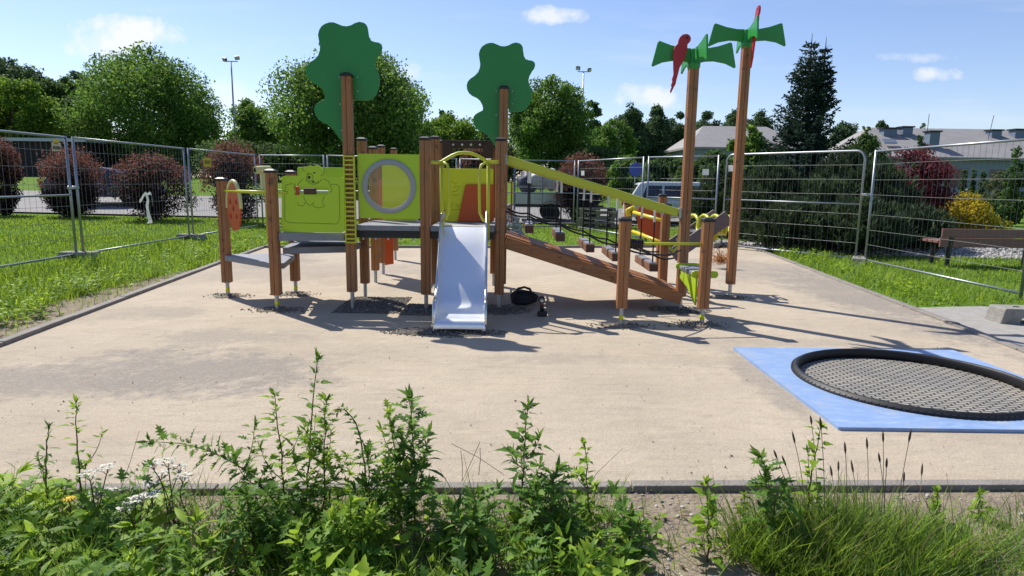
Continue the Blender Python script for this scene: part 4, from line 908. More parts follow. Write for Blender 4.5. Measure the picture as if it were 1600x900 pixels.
def build_panels():
    # bear panel with a slot
    Y=6.62
    def q(px,py,dy=0): 
        p=P(px,py,Y); return (p.x,p.z)
    out=[(440,361),(440,276),(444,274.5),(469,274.5),(471,270),(476,266),(477,260),(484,258.5),(489,260),(494,257.5),(500,260),(505,265),(505,272),(503,275.5),(534,276.5),(538,279),(538,361),(534,363.5),(444,363)]
    slot=[(460,291),(513,291.5),(513,305.5),(460,305)]
    mb=MB(); m=len(out)
    oo=[q(*p) for p in out]; ss=[q(*p) for p in slot]
    bm=bmesh.new(); ov=[bm.verts.new((x,Y,z)) for x,z in oo]; sv=[bm.verts.new((x,Y,z)) for x,z in ss]
    ed=[bm.edges.new((ov[i],ov[(i+1)%m])) for i in range(m)]+[bm.edges.new((sv[i],sv[(i+1)%4])) for i in range(4)]
    bmesh.ops.triangle_fill(bm,edges=ed,use_beauty=True); fc=list(bm.faces)
    r=bmesh.ops.extrude_face_region(bm,geom=fc); bmesh.ops.translate(bm,verts=[g for g in r['geom'] if isinstance(g,bmesh.types.BMVert)],vec=(0,.02,0)); bmesh.ops.recalc_face_normals(bm,faces=bm.faces)
    me=bpy.data.meshes.new('bear_panel'); bm.to_mesh(me); bm.free(); me.materials.append(M['lime_bear']); o=bpy.data.objects.new('bear_panel',me); COL.objects.link(o); o.parent=PLAY; o.location=-PLAY.location
    o['label']='lime panel with an engraved bear and a slot with a sliding block'
    g=MB()
    def line(pts,closed=False,r=.0025):
        g.tube([(q(*p)[0],Y-.0006,q(*p)[1]) for p in pts],r,4,closed)
    def arc(cx,cy,rx,ry,a0,a1,n=12): return [(cx+rx*math.cos(R_(a)),cy-ry*math.sin(R_(a))) for a in np.linspace(a0,a1,n)]
    line([(445,341)]+[(445,300)]+[(447,289),(455,287)]+[(458,288)]); line([(518,288),(527,288),(530,292),(531,340),(527,350),(452,348),(446,345),(445,341)])
    line(arc(490,274,14,14,205,335)); line(arc(477,264,4,4,60,260)); line(arc(502,265,5,9,90,-100)); line(arc(484,277,5,6,0,360)); line(arc(491,281,8,5,200,340,8))
    line([(474,279),(468,285),(465,290)]); line([(505,279),(513,283),(517,291)]); line([(474,306),(478,316),(473,322),(466,321),(465,316)]); line([(507,306),(503,316),(508,322),(499,325),(490,323),(489,319)]); line([(478,316),(484,322),(491,316)])
    line([(516,290),(519,297),(515,302)]); line([(462,287),(459,293),(463,300)])
    g.build('engraving',M['groove'],o)
    e=MB()
    for (cx,cy,rr_) in ((483,277,.016),(491,270,.010),(481.5,271.5,.008),(489.5,283.5,.011)):
        p=q(cx,cy); e.lathe([(rr_,-.001),(0,-.0016)],(p[0],Y,p[1]),12,(Vector((1,0,0)),Vector((0,0,1)),Vector((0,1,0))))
    e.build('eye',M['cap'],o)
    a=q(458,299); b=q(514,299.5); MB().tube([(a[0],Y+.045,a[1]),(b[0],Y+.045,b[1])],.012,10).build('slot_bar',M['galv'],o)
    a=q(473,299);b=q(492,299); MB().beam((a[0],Y+.045,a[1]),(b[0],Y+.045,b[1]),.06,.062).build('sliding_block',M['wood_end'],o,bevel=.01)
    a=q(461,298); MB().box((a[0]+.012,Y+.045,a[1]),(.03,.05,.085)).build('sliding_block',M['orange'],o,bevel=.01)
    # panel behind the bear
    rect_px(468,262,541,362,7.45,'back_panel','lime'); o2,c,w,h=rect_px(466,345,538,366,7.46,'back_panel','lime') if False else (None,0,0,0)
    # porthole panel
    Y=YF-.02
    x0,z1=P(559,240,Y).x,P(559,240,Y).z; x1,z0=P(658.5,342,Y).x,P(658,342,Y).z; cc=P(608,291.5,Y)
    bm=bmesh.new(); pts=rr(x1-x0,z1-z0,.015); n=40; Rh=P(608+37,291,Y).x-cc.x
    ov=[bm.verts.new(((x0+x1)/2+a,Y,(z0+z1)/2+b)) for a,b in pts]; sv=[bm.verts.new((cc.x+Rh*math.cos(2*math.pi*i/n),Y,cc.z+Rh*math.sin(2*math.pi*i/n))) for i in range(n)]
    ed=[bm.edges.new((ov[i],ov[(i+1)%len(ov)])) for i in range(len(ov))]+[bm.edges.new((sv[i],sv[(i+1)%n])) for i in range(n)]
    bmesh.ops.triangle_fill(bm,edges=ed,use_beauty=True); fc=list(bm.faces)
    r=bmesh.ops.extrude_face_region(bm,geom=fc); bmesh.ops.translate(bm,verts=[g_ for g_ in r['geom'] if isinstance(g_,bmesh.types.BMVert)],vec=(0,.02,0)); bmesh.ops.recalc_face_normals(bm,faces=bm.faces)
    me=bpy.data.meshes.new('porthole_panel'); bm.to_mesh(me); bm.free(); me.materials.append(M['lime']); o=bpy.data.objects.new('porthole_panel',me); COL.objects.link(o); o.parent=PLAY; o.location=-PLAY.location
    o['label']='lime panel with a round clear bubble window'
    ax=(Vector((1,0,0)),Vector((0,0,1)),Vector((0,-1,0)))
    MB().lathe([(Rh-.022,.0),(Rh-.022,.016),(Rh-.012,.022),(Rh+.022,.022),(Rh+.032,.014),(Rh+.032,.0)],(cc.x,Y,cc.z),56,ax,close=True).build('ring',M['ring'],o,smooth=True,auto=40)
    MB().lathe([((Rh-.02)*math.cos(t),.012+.10*math.sin(t)) for t in np.linspace(0,R_(90),10)][:-1]+[(0.0001,.112)],(cc.x,Y,cc.z),48,ax,caps=False).build('bubble_window',M['glass_dome'],o,smooth=True)
    b=MB()
    for k in range(8): MB().lathe([(0,.026),(.007,.024),(.007,.02)],(cc.x+(Rh+.005)*math.cos(k*.785+.3),Y,cc.z+(Rh+.005)*math.sin(k*.785+.3)),8,ax).build('bolt',M['galv'],o)
    # side wall of the left tower, seen through the bubble
    rect_px(598,250,650,344,7.48,'back_panel','yellow_panel')
    # yellow panel at the back of the slide tower, orange slanted panel behind it
    Y=7.50; o,c,w,h=rect_px(687,264,771,346,Y,'yellow_panel','yellow_panel')
    g=MB()
    def q2(px,py): p=P(px,py,Y); return (p.x,Y-.0006,p.z)
    for pl in ([(704,283),(713,287),(708,293),(719,291),(714,298),(706,300)],[(695,316),(695,328),(723,327),(723,316)],[(700,318),(703,324),(708,316)],[(712,318),(716,324),(720,318)],[(706,302),(711,306),(718,303)]): g.tube([q2(*p) for p in pl],.002,4)
    g.build('engraving',M['groove'],o)
    Y=7.46
    pts=[q2(*p) for p in ((715,346),(727,289),(730,288),(772,288),(772,346))]
    MB().prism([(p[0],p[2]) for p in pts][::-1],(0,7.485,0),(1,0,0),(0,0,1),.02).build('orange_panel',M['orange'],PLAY,bevel=.004)
    # orange disc side panel right of the back tower
    p=P(790,300,7.9); MB().prism([(7.7,p.z-.35),(8.3,p.z-.35),(8.25,p.z+.12),(7.75,p.z+.12)],(I[0]+.09,0,0),(0,1,0),(0,0,1),.02).build('orange_panel',M['orange'],PLAY,bevel=.004)
    # orange spinning disc on the first bar
    p=P(369,322,7.25); a=R_(40); u=Vector((math.cos(a),-math.sin(a),0)); v=Vector((0,0,1)); w_,h_=.145,.27
    bm=bmesh.new(); n=40; cpt=Vector((p.x,7.22,p.z)); hol=[]
    ov=[bm.verts.new(cpt+u*(w_*math.cos(2*math.pi*i/n))+v*(h_*math.sin(2*math.pi*i/n))) for i in range(n)]; ed=[bm.edges.new((ov[i],ov[(i+1)%n])) for i in range(n)]
    for hx,hz in ((-.065,.05),(.065,.05),(0,-.02),(-.065,-.11),(.065,-.11)):
        sv=[bm.verts.new(cpt+u*(hx+.022*math.cos(2*math.pi*i/10))+v*(hz+.034*math.sin(2*math.pi*i/10))) for i in range(10)]; ed+=[bm.edges.new((sv[i],sv[(i+1)%10])) for i in range(10)]
    bmesh.ops.triangle_fill(bm,edges=ed,use_beauty=True); fc=list(bm.faces); nn=u.cross(v)
    r=bmesh.ops.extrude_face_region(bm,geom=fc); bmesh.ops.translate(bm,verts=[g_ for g_ in r['geom'] if isinstance(g_,bmesh.types.BMVert)],vec=nn*.02); bmesh.ops.recalc_face_normals(bm,faces=bm.faces)
    me=bpy.data.meshes.new('orange_disc'); bm.to_mesh(me); bm.free(); me.materials.append(M['orange']); o=bpy.data.objects.new('orange_disc',me); COL.objects.link(o); o.parent=PLAY; o.location=-PLAY.location
    pts=[cpt+nn*.01+u*((w_+.004)*math.cos(t))+v*((h_+.004)*math.sin(t)) for t in np.linspace(R_(-5),R_(185),20)]; MB().tube(pts,.02,8).build('rim',M['cream'],o,smooth=True)
    a=P(362,301,A[1]); b=P(420,301,B[1]); MB().tube([(A[0],A[1],b.z+.0),(B[0],B[1],b.z)],.017,10).build('bar',M['lime_tube'],PLAY,smooth=True)
    MB().tube([(B[0],B[1],b.z),(B[0]+.15,B[1]+.01,b.z)],.015,8).build('bar',M['lime_tube'],PLAY,smooth=True)
    # telescope
    p=P(411,266,7.75); t=MB().tube([(p.x-.035,7.62,p.z),(p.x+.06,7.80,p.z+.02)],[.045,.035],14); t.tube([(p.x+.02,7.72,p.z-.02),(p.x+.03,7.72,p.z-.22)],.045,10); o=t.build('telescope',M['cream'],PLAY,smooth=True,auto=40)
    MB().lathe([(0,0),(.026,0)],(p.x-.0355,7.619,p.z),12,(Vector((.9,.44,0)),Vector((0,0,1)),Vector((.46,-.88,0)))).build('eyepiece',M['cap'],o)
    post_t=MB().tube([(p.x+.035,7.72,.66),(p.x+.035,7.72,p.z-.2)],.02,8).build('telescope_mount',M['lime_tube'],PLAY)
    # rack plate with dark slots on the tall post
    Y=6.665; xa,xb=P(537.5,300,Y).x,P(555.5,300,Y).x; za,zb=P(546,380,Y).z,P(546,243,Y).z
    mb=MB(); mb.beam((xa+.008,Y,za),(xa+.008,Y,zb),.016,.03,up=(0,1,0)); mb.beam((xb-.008,Y,za),(xb-.008,Y,zb),.016,.03,up=(0,1,0))
    for i in range(20):
        z=za+(zb-za)*i/19; mb.box(((xa+xb)/2,Y,min(max(z,za+.008),zb-.008)),(xb-xa-.034,.028,.017))
    mb.build('slotted_rack',M['lime_tube'],PLAY,bevel=.002)
    # dark cross beam of the back tower
    a=P(692,228,8.40);b=P(771,229,8.40); MB().beam((a.x,8.36,a.z+.02),(b.x,8.36,b.z+.02),.05,.10).build('cross_beam',M['wood_dark'],PLAY,bevel=.005)
    mb=MB()
    for px in (695,708,722,736,750,763): 
        p=P(px,226,8.33); MB().lathe([(0,-.008),(.014,-.004),(.016,.006)],(p.x,8.332,p.z+.0),8,(Vector((1,0,0)),Vector((0,0,1)),Vector((0,1,0)))).build('bolt',M['white'],PLAY)
    # curved gussets beside the beam
    for px,s in ((690,1),(771,-1)):
        p=P(px,231,8.2); pts=[(0,0)]+[(s*.13*math.sin(t),.10*math.cos(t)) for t in np.linspace(0,1.57,6)]+[(s*.13,-.12),(0,-.12)]
        MB().prism(pts,(p.x,8.28,p.z),(1,0,0),(0,0,1),.03).build('gusset',M['wood_dark'],PLAY)
build_panels()
def build_slide():
    xc=(P(690,350,6.7).x+P(760,350,6.7).x)/2; xb=(P(679,500,5.72).x+P(758,500,5.72).x)/2
    zl=P(719,497,5.74).z
    prof=[(6.98,ZD+.0),(6.74,ZD+.002),(6.66,ZD-.03),(6.52,ZD-.14),(6.38,ZD-.28),(6.25,ZD-.41),(6.12,ZD-.535),(6.02,zl+.10),(5.95,zl+.055),(5.87,zl+.02),(5.79,zl+.003),(5.73,zl),(5.685,zl-.012),(5.66,zl-.045),(5.655,zl-.085)]
    e=.228; vs=[];fs=[];n=len(prof)
    def X(y): t=(6.74-y)/(6.74-5.66); t=min(max(t,0),1); return xc+(xb-xc)*t
    # smooth resample
    pr=np.array(prof); tt=np.linspace(0,n-1,64)
    def cr(i):
        k=int(min(i,n-2)); f=i-k; p0,p1,p2,p3=[pr[min(max(j,0),n-1)] for j in (k-1,k,k+1,k+2)]
        return .5*((2*p1)+(-p0+p2)*f+(2*p0-5*p1+4*p2-p3)*f*f+(-p0+3*p1-3*p2+p3)*f**3)
    q=[cr(i) for i in tt]
    cs=[(-1,.0),(-.98,.0),(-.9,.0),(0,.0),(.9,.0),(.98,.0),(1,.0)]
    mb=MB()
    for y,z in q:
        for c,_ in cs: vs.append((X(y)+c*e,y,z))
    k=len(cs)
    for i in range(len(q)-1):
        for j in range(k-1): fs.append((i*k+j,i*k+j+1,(i+1)*k+j+1,(i+1)*k+j))
    sl=MB().add(vs,fs).build('slide',M['steel'],PLAY,smooth=True); sl['label']='brushed stainless steel slide'
    sm=sl.modifiers.new('solid','SOLIDIFY'); sm.thickness=.004; sm.offset=-1
    for s in (-1,1):
        vs=[];fs=[]; top=[]
        for i,(y,z) in enumerate(q):
            t=i/(len(q)-1); h=.15 if t<.8 else .15-.115*((t-.8)/.2)
            h2=min(.05,.3*h) if t>.9 else .045
            x=X(y)+s*e; vs+=[(x,y,z-h2),(x+s*.004,y,z-h2),(x+s*.004,y+.02,z+h),(x,y+.02,z+h)]; top.append((x+s*.002,y+.02,z+h))
        m=len(q)
        for i in range(m-1):
            for j in range(4): fs.append((i*4+j,i*4+(j+1)%4,(i+1)*4+(j+1)%4,(i+1)*4+j))
        MB().add(vs,fs).build('side_wall',M['steel'],sl,smooth=True,auto=40)
        MB().tube(top[2:],.014,8).build('edge_tube',M['steel_rail'],sl,smooth=True)
        MB().tube([(X(5.7)+s*(e-.02),5.72,-.05),(X(5.7)+s*(e-.02),5.72,zl-.03)],.02,8).build('leg',M['steel_rail'],sl,smooth=True)
        # grab loops
        z0=ZD-.12; z1=P(690,253,6.70).z; xa=P(690 if s<0 else 763,300,6.70).x
        MB().tube([(xa,6.70,z0),(xa,6.70,z1)],.019,10).build('grab_post',M['lime_tube'],PLAY,smooth=True)
        xi=xa-s*.065*1.0; pts=[(xa,6.69,z1-.02),(xa-s*.03,6.64,z1-.005),(xa-s*.07,6.60,z1-.03),(xa-s*.085,6.585,z1-.10),(xa-s*.085,6.58,z1-.30),(xa-s*.08,6.585,z1-.50),(xa-s*.05,6.62,z1-.57),(xa-s*.0,6.69,z1-.60)]
        MB().tube(pts,.014,8).build('grab_loop',M['lime_tube'],PLAY,smooth=True)
    zz=lambda px,py:(P(px,py,6.70).x,6.70,P(px,py,6.70).z)
    MB().tube([zz(*p) for p in ((673,253),(682,254),(690,253),(698,248),(707,243),(716,239.5),(725,238.5),(735,239.5),(745,243),(754,248),(762,253),(770,254),(779,253))],.018,10).build('arch_bar',M['lime_tube'],PLAY,smooth=True)
build_slide()
def build_bridge():
    # sloping plank ramp from the tower to the palm posts
    z0=P(790,371,6.85).z; z1=P(1060,458,6.88).z; xa,xb=H[0]+.06,Mp[0]-.02
    for k in range(4):
        yy=6.89+.19*k; MB().beam((xa,yy+.09,z0+.01),(xb+(.0),yy+.09,z1+.01),.18,.035).build('ramp_board',M['wood_x'],PLAY,bevel=.004)
    for y in (6.865,7.66): 
        d=Vector((xb-xa,0,z1-z0)); MB().beam((xa,y,z0-.055),(xb+.02,y,z1-.055),.045,.125).build('ramp_beam',M['wood_x'],PLAY,bevel=.006)
    # sloping rails
    for y,ya in ((6.90,6.95),(7.70,7.72)):
        a=P(795,249,6.9); b=P(1060,333,6.9); MB().beam((H[0]+.06,y,a.z),(Mp[0]-.07,y,b.z),.045,.085).build('hand_rail',M['lime_tube'],PLAY,bevel=.012)
        for x,z in ((H[0]+.05,a.z),(Mp[0]-.06,b.z)): MB().box((x,y,z),(.03,.07,.11)).build('rail_bracket',M['galv'],PLAY,bevel=.004)
    za=P(795,249,6.9).z; zb=P(1060,333,6.9).z
    rz=lambda x: za+(zb-za)*(x-H[0]-.06)/(Mp[0]-.07-H[0]-.06)
    st=[(827,358),(876,371),(922,388),(963,402),(1021,418)]
    prev=None; tops={6.96:[],7.66:[]}
    for px,py in st:
        p=P(px,py,6.90); x=p.x; z=p.z
        s=MB().beam((x,6.88,z),(x,7.74,z),.092,.085).build('hanging_step',M['wood_y'],PLAY,bevel=.007,origin=(x,7.3,z))
        MB().box((x,6.878,z),(.084,.004,.077)).build('step_end',M['wood_end'],s)
        MB().box((x,7.31,z+.0465),(.08,.80,.006)).build('tread_plate',M['deck'],s)
        for y in (6.96,7.66):
            tops[y].append((x,y,z+.13))
            for dx in (.0,):
                MB().tube([(x+dx,y,z+.05),(x+dx,y,rz(x)-.16)],.0085,6).build('rope',M['rope'],PLAY)
                MB().tube([(x+dx,y,rz(x)-.17),(x+dx,y,rz(x)-.03)],.012,8).build('rope_shackle',M['white'],PLAY)
    for y in tops:
        q=[(H[0]+.06,y,P(800,330,6.9).z)]+tops[y]+[(Mp[0]-.08,y,P(1045,404,6.9).z)]
        pts=[]
        for a,b in zip(q[:-1],q[1:]):
            for i in range(6):
                t=i/6; a_=Vector(a);b_=Vector(b); v=a_.lerp(b_,t); v.z-=.05*4*t*(1-t)*.5; pts.append(v)
        pts.append(Vector(q[-1])); MB().tube(pts,.010,6).build('rope',M['rope'],PLAY)
build_bridge()
def build_right():
    # counting bar between the two front posts
    z=P(1040,381,6.12).z; MB().tube([(K[0],K[1],z),(Lp[0],Lp[1],z)],.013,10).build('bar',M['lime_tube'],PLAY,smooth=True)
    for i in range(7):
        x=K[0]+.06+i*.017; MB().lathe([(.014,-.006),(.046,-.006),(.046,.006),(.014,.006)],(x+.01,K[1]+(x-K[0])*.125,z),16,(Vector((0,1,0)),Vector((0,0,1)),Vector((1,.12,0))),close=True).build('counting_ring',M['wood_dark'] if i%2 else M['dark_metal'],PLAY)
    MB().tube([(K[0]+.05,K[1]+.04,z-.03),(1.35,6.3,z-.12),(1.6,6.6,z-.16),(1.78,6.87,z-.13)],.009,6).build('rope',M['rope'],PLAY)
    # green bench deck between palm post and front post
    zt=P(1085,424,6.5).z
    mb=MB()
    for k in range(3): MB().box((1.86+.0,6.36+.19*k,zt),(.20,.175,.035)).build('bench_slat',M['deck'],PLAY,bevel=.006)
    for y in (6.25,6.86):
        MB().prism(rr(.26,.07,.033)[::-1],(1.86,y+.01,zt+.005),(1,0,0),(0,0,1),.02).build('bench_end',M['lime'],PLAY,bevel=.004)
    MB().prism([(6.24,zt-.02),(6.85,zt-.02),(6.85,zt-.12),(6.55,zt-.17),(6.24,zt-.30)],(1.775,0,0),(0,1,0),(0,0,1),.02).build('bench_side',M['lime'],PLAY,bevel=.004)
    # back module: orange panel, yellow tubes
    a=P(994,372,8.86);b=P(1036,318,8.86); 
    pts=[(a.x+.02,a.z+.12),(a.x,b.z-.1),(a.x+.05,b.z),(a.x+.25,b.z+.02),(b.x,b.z-.05),(b.x,a.z-.05),(b.x-.05,a.z-.06)]
    MB().prism(pts,(0,8.88,0),(1,0,0),(0,0,1),.02).build('orange_panel',M['orange'],PLAY,bevel=.004)
    for (y0,y1) in ((331,345),(361,380)):
        p=P(988,y0,8.8);q=P(1036,y1,7.86); MB().tube([(p.x,8.8,p.z),(q.x,7.86,q.z)],.023,10).build('climbing_tube',M['yellow_tube'],PLAY,smooth=True)
    p=P(988,332,8.8); MB().tube([(p.x-.05,8.8,p.z-.05),(p.x-.06,8.8,p.z+.03),(p.x,8.8,p.z+.06),(p.x+.05,8.78,p.z+.02)],.035,8).build('climbing_tube',M['yellow_tube'],PLAY,smooth=True)
    zt1=P(1047,330,7.72).z; zt0=P(1041,392,7.72).z; x=O[0]+.07
    MB().tube([(x,7.74,zt1),(x+.05,7.70,zt1+.02),(x+.075,7.66,zt1-.04),(x+.07,7.66,(zt1+zt0)/2),(x+.05,7.66,zt0+.05),(x+.01,7.69,zt0),(x-.03,7.74,zt0+.05)],.02,8).build('grab_loop',M['lime_tube'],PLAY,smooth=True)
    # inclined plank with sinuous tube towards the taller palm post and beyond
    a=P(1048,398,8.1);b=P(1136,338,8.1)
    for y in (8.02,8.5):
        d=Vector((b.x-a.x,0,b.z-a.z)); MB().beam((a.x,y,a.z),(b.x,y,b.z),.03,.17).build('inclined_plank',M['plank_grey'],PLAY,bevel=.008)
    mb=MB(); a=P(1040,392,8.3); 
    for k in range(4):
        t=(k+.5)/4; mb.box((a.x+d.x*t,8.26,a.z+d.z*t-.05),(.16,.46,.03))
    mb.build('deck',M['deck'],PLAY)
    pts=[]
    c0=P(1075,362,8.4)
    for i in range(60):
        t=i/59; pts.append((c0.x+t*.55,8.3+.16*math.cos(t*25),c0.z+.10+.12*math.sin(t*25)+.0*t))
    MB().tube(pts,.021,8).build('wavy_tube',M['lime_tube'],PLAY,smooth=True)
    p=P(1128,368,8.2); MB().tube([(p.x-.1,8.2,p.z-.06),(p.x-.06,8.2,p.z+.06),(p.x+.03,8.2,p.z+.02),(p.x+.05,8.2,p.z+.14)],.035,8).build('climbing_tube',M['yellow_tube'],PLAY,smooth=True)
    # rope net on the back tower, hidden behind the slide: its shadow falls beside it
    mb=MB(); y0,y1=I[1]+.06,R1[1]-.06; x=-.16
    za,zb=.25,ZD+.45
    for y in np.linspace(y0,y1,6): mb.tube([(x,y,za),(x+.01,y,zb)],.012,6)
    for z in np.linspace(za,zb,7): mb.tube([(x,y0,z),(x,y1,z)],.012,6)
    mb.build('climbing_net',M['net'],PLAY)
    MB().box((x,(y0+y1)/2,zb+.03),(.05,y1-y0+.05,.06)).build('net_bar',M['wood_y'],PLAY)
    MB().prism([(J1[0]+.05,.18),(J1[0]+.17,.2),(J1[0]+.17,.62),(J1[0]+.06,.6)],(0,J1[1]+.4,0),(1,0,0),(0,0,1),.02).build('orange_panel',M['orange'],PLAY)
    MB().prism([(J1[1],.55),(J2[1],.55),(J2[1],1.35),(J1[1],1.35)],((J1[0]+J2[0])/2,0,0),(0,1,0),(0,0,1),.02).build('orange_panel',M['orange'],PLAY)
build_right()
# things near the set: gravel patches, bag, drill, spring of dry twigs
def gravel(name,c,rx,ry,lb,n,seed,rect=False,mm='gravel_dark',ms='stone_dark',hmax=.03):
    g=np.random.default_rng(seed); e=MB(); N1=28; rings=5; vs=[(c[0],c[1],.004+hmax)]; fs=[]
    for r in range(1,rings+1):
        for k in range(N1):
            a=2*math.pi*k/N1; f=r/rings
            if rect: q=max(abs(math.cos(a)),abs(math.sin(a))); ca,sa=math.cos(a)/q,math.sin(a)/q
            else: w=1+.16*math.sin(3*a+seed)+.10*math.sin(7*a+2*seed); ca,sa=math.cos(a)*w,math.sin(a)*w
            vs.append((c[0]+rx*f*ca,c[1]+ry*f*sa,.004+hmax*(1-f*f)*(.7+.3*math.sin(5*a+r))))
    for k in range(N1): fs.append((0,1+k,1+(k+1)%N1))
    for r in range(rings-1):
        for k in range(N1): fs.append((1+r*N1+k,1+r*N1+(k+1)%N1,1+(r+1)*N1+(k+1)%N1,1+(r+1)*N1+k))
    o=e.add(vs,fs).build(name,M[mm],smooth=True); tag(o,lb,kind='stuff')
    return o
STN=None
def stones(name,pos,size,m,lb,seed=0):
    g=np.random.default_rng(seed); t=(1+5**.5)/2
    iv=np.array([(-1,t,0),(1,t,0),(-1,-t,0),(1,-t,0),(0,-1,t),(0,1,t),(0,-1,-t),(0,1,-t),(t,0,-1),(t,0,1),(-t,0,-1),(-t,0,1)])/1.9*.5
    iv=iv*(1+g.uniform(-.2,.2,(12,1)))
    fi=np.array([(0,11,5),(0,5,1),(0,1,7),(0,7,10),(0,10,11),(1,5,9),(5,11,4),(11,10,2),(10,7,6),(7,1,8),(3,9,4),(3,4,2),(3,2,6),(3,6,8),(3,8,9),(4,9,5),(2,4,11),(6,2,10),(8,6,7),(9,8,1)])
    n=len(pos); d=rdir(n); s=np.stack([size*g.uniform(.7,1.4,n),size*g.uniform(.6,1.1,n),size*g.uniform(.35,.8,n)],1)
    d[:,2]*=.3
    V,F=replicate(iv,fi,np.asarray(pos),orient(d,np.array([[0,0,1.]])+g.normal(size=(n,3))*.25),s); o=np_obj(name,V,F,m); tag(o,lb,kind='stuff'); return o
def build_gravel():
    P2=[];g=np.random.default_rng(4)
    spots=[((-1.50,6.98),.34,.46,True,'rectangular pit of grey gravel round the tall tree post'),((A[0],A[1]),.22,.14,False,'loose soil patch at the foot of the first left post'),((B[0]-.02,B[1]+.02),.26,.14,False,'loose soil patch at the foot of the second left post'),((C_[0],C_[1]),.22,.14,False,'loose soil patch behind the second left post'),((-.60,5.72),.42,.14,False,'dark gravel heap under the slide end'),((F_[0]-.0,F_[1]),.24,.3,True,'dark gravel left of the slide'),((H[0],H[1]),.26,.22,False,'dark gravel under the right tower post'),((K[0],K[1]),.26,.12,False,'loose soil patch at the lone front post'),((Lp[0]-.05,Lp[1]),.26,.16,False,'loose soil patch at the right front post'),((Mp[0],Mp[1]),.24,.18,False,'dark gravel patch at the shorter palm post'),((Np[0],Np[1]),.22,.12,False,'loose soil patch at the taller palm post'),((O[0],O[1]),.18,.12,False,'loose soil patch behind the ramp end')]
    for i,(c,rx,ry,rc,lb) in enumerate(spots):
        dk=rc or 'slide end' in lb or 'tower post' in lb or 'shorter palm' in lb
        gravel('gravel_patch',c,rx*(1 if dk else .8),ry*(1 if dk else .85),lb,0,i,rc,mm='gravel_dark' if dk else 'gravel_soil',hmax=.012 if rc else .022)
        n=int(1500*rx*ry/.06*.5*(1 if dk else .35)); 
        if rc: q=g.uniform(-1,1,(n,2))
        else:
            a=g.uniform(0,6.28,n); r=g.uniform(0,1.5,n)**.8; q=np.stack([np.cos(a)*r,np.sin(a)*r],1)
        rr2=np.minimum(np.abs(q).max(1) if rc else np.hypot(q[:,0],q[:,1]),1)
        P2.append(np.stack([c[0]+q[:,0]*rx,c[1]+q[:,1]*ry,.006+(.012 if rc else .022)*(1-rr2**2)],1))
    P2=np.concatenate(P2); g2=np.random.default_rng(8)
    stones('gravel_stones',P2,g2.uniform(.008,.024,len(P2)),M['stone_dark'],'loose dark gravel stones round the post feet',1)
    # pebbles strewn over the sand
    n=2400; x=g.uniform(-4.2,4.4,n); y=2.7+10*g.uniform(0,1,n)**2.0; ok=(x>-3.9-.08*(y-2.6))&(x<4.1+.08*(y-2.9)); ok&=~((x>1.8)&(x<3.7)&(y>3.4)&(y<5.3))
    pp=np.stack([x,y,np.full(n,.005)],1)[ok]; stones('pebbles',pp,g.uniform(.003,.010,len(pp))*(g.uniform(0,1,len(pp))**2+.4),M['stone_dark'],'small dark pebbles strewn over the sand',2)
    n=9000; x=g.uniform(-5,5,n); y=g.uniform(1.2,2.76,n); pp=np.stack([x,y,np.full(n,-.014)],1); stones('soil_stones',pp,g.uniform(.004,.018,n)*(g.uniform(0,1,n)**2*1.2+.4),M['stone'],'stony crumbs of the soil strip below the near kerb',3)
    # white garden stones under the pines
    n=9000; t=g.uniform(0,1,n); x=4.9+t*8.5; y=13.0+g.uniform(0,1,n)*2.4+np.where(x<6,(6-x)*1.0,0)-np.maximum(0,(x-7.5))*.16; z=np.full(n,-.02)+.10*np.exp(-((y-14.2)/.8)**2)
    stones('garden_stones',np.stack([x,y,z],1),g.uniform(.03,.10,n),M['stone_white'],'band of pale stones under the pines beyond the fence',4)
    n=380; a=g.uniform(0,6.28,n); r=g.uniform(0,1,n)**.5; c=P(797,318,15.5); stones('rubble_heap',np.stack([c.x+np.cos(a)*r*.35,15.5+np.sin(a)*r*.4,(1-r)*.8],1),g.uniform(.06,.16,n),M['stone_white'],'small heap of pale rubble behind the right tower post',5)
build_gravel()
def bag():
    c=G(819,477); e=empty('tool_bag',(c.x,c.y+.05,0),'black tool bag lying on the sand under the ramp','bag'); bm=bmesh.new(); bmesh.ops.create_icosphere(bm,subdivisions=4,radius=1)
    for v in bm.verts:
        p=v.co.copy(); k=1+.05*math.sin(6*p.x+2)+.05*math.sin(9*p.y+p.z*5)+.03*math.sin(13*p.z)
        sx=abs(p.x)**.8*(1 if p.x>0 else -1); sz=abs(p.z)**.75*(1 if p.z>0 else -1)
        v.co=Vector((sx*.145*k,p.y*.11*k,.075+sz*.078*k*(1-.25*p.x)))
    me=bpy.data.meshes.new('body'); bm.to_mesh(me); bm.free(); me.materials.append(M['rope']); me.polygons.foreach_set('use_smooth',[True]*len(me.polygons)); o=bpy.data.objects.new('body',me); COL.objects.link(o); o.parent=e
    x,y=c.x,c.y+.05
    for dy in (-.06,.06): MB().tube([(x-.10,y+dy,.12),(x-.07,y+dy*.6,.175),(x,y+dy*.3,.195),(x+.06,y+dy*.6,.175),(x+.085,y+dy,.13)],.010,6).build('handle',M['cap'],e,smooth=True)
    MB().tube([(x-.12,y,.145),(x,y-.0,.158),(x+.11,y,.135)],.006,6).build('zip',M['dark_metal'],e)
bag()
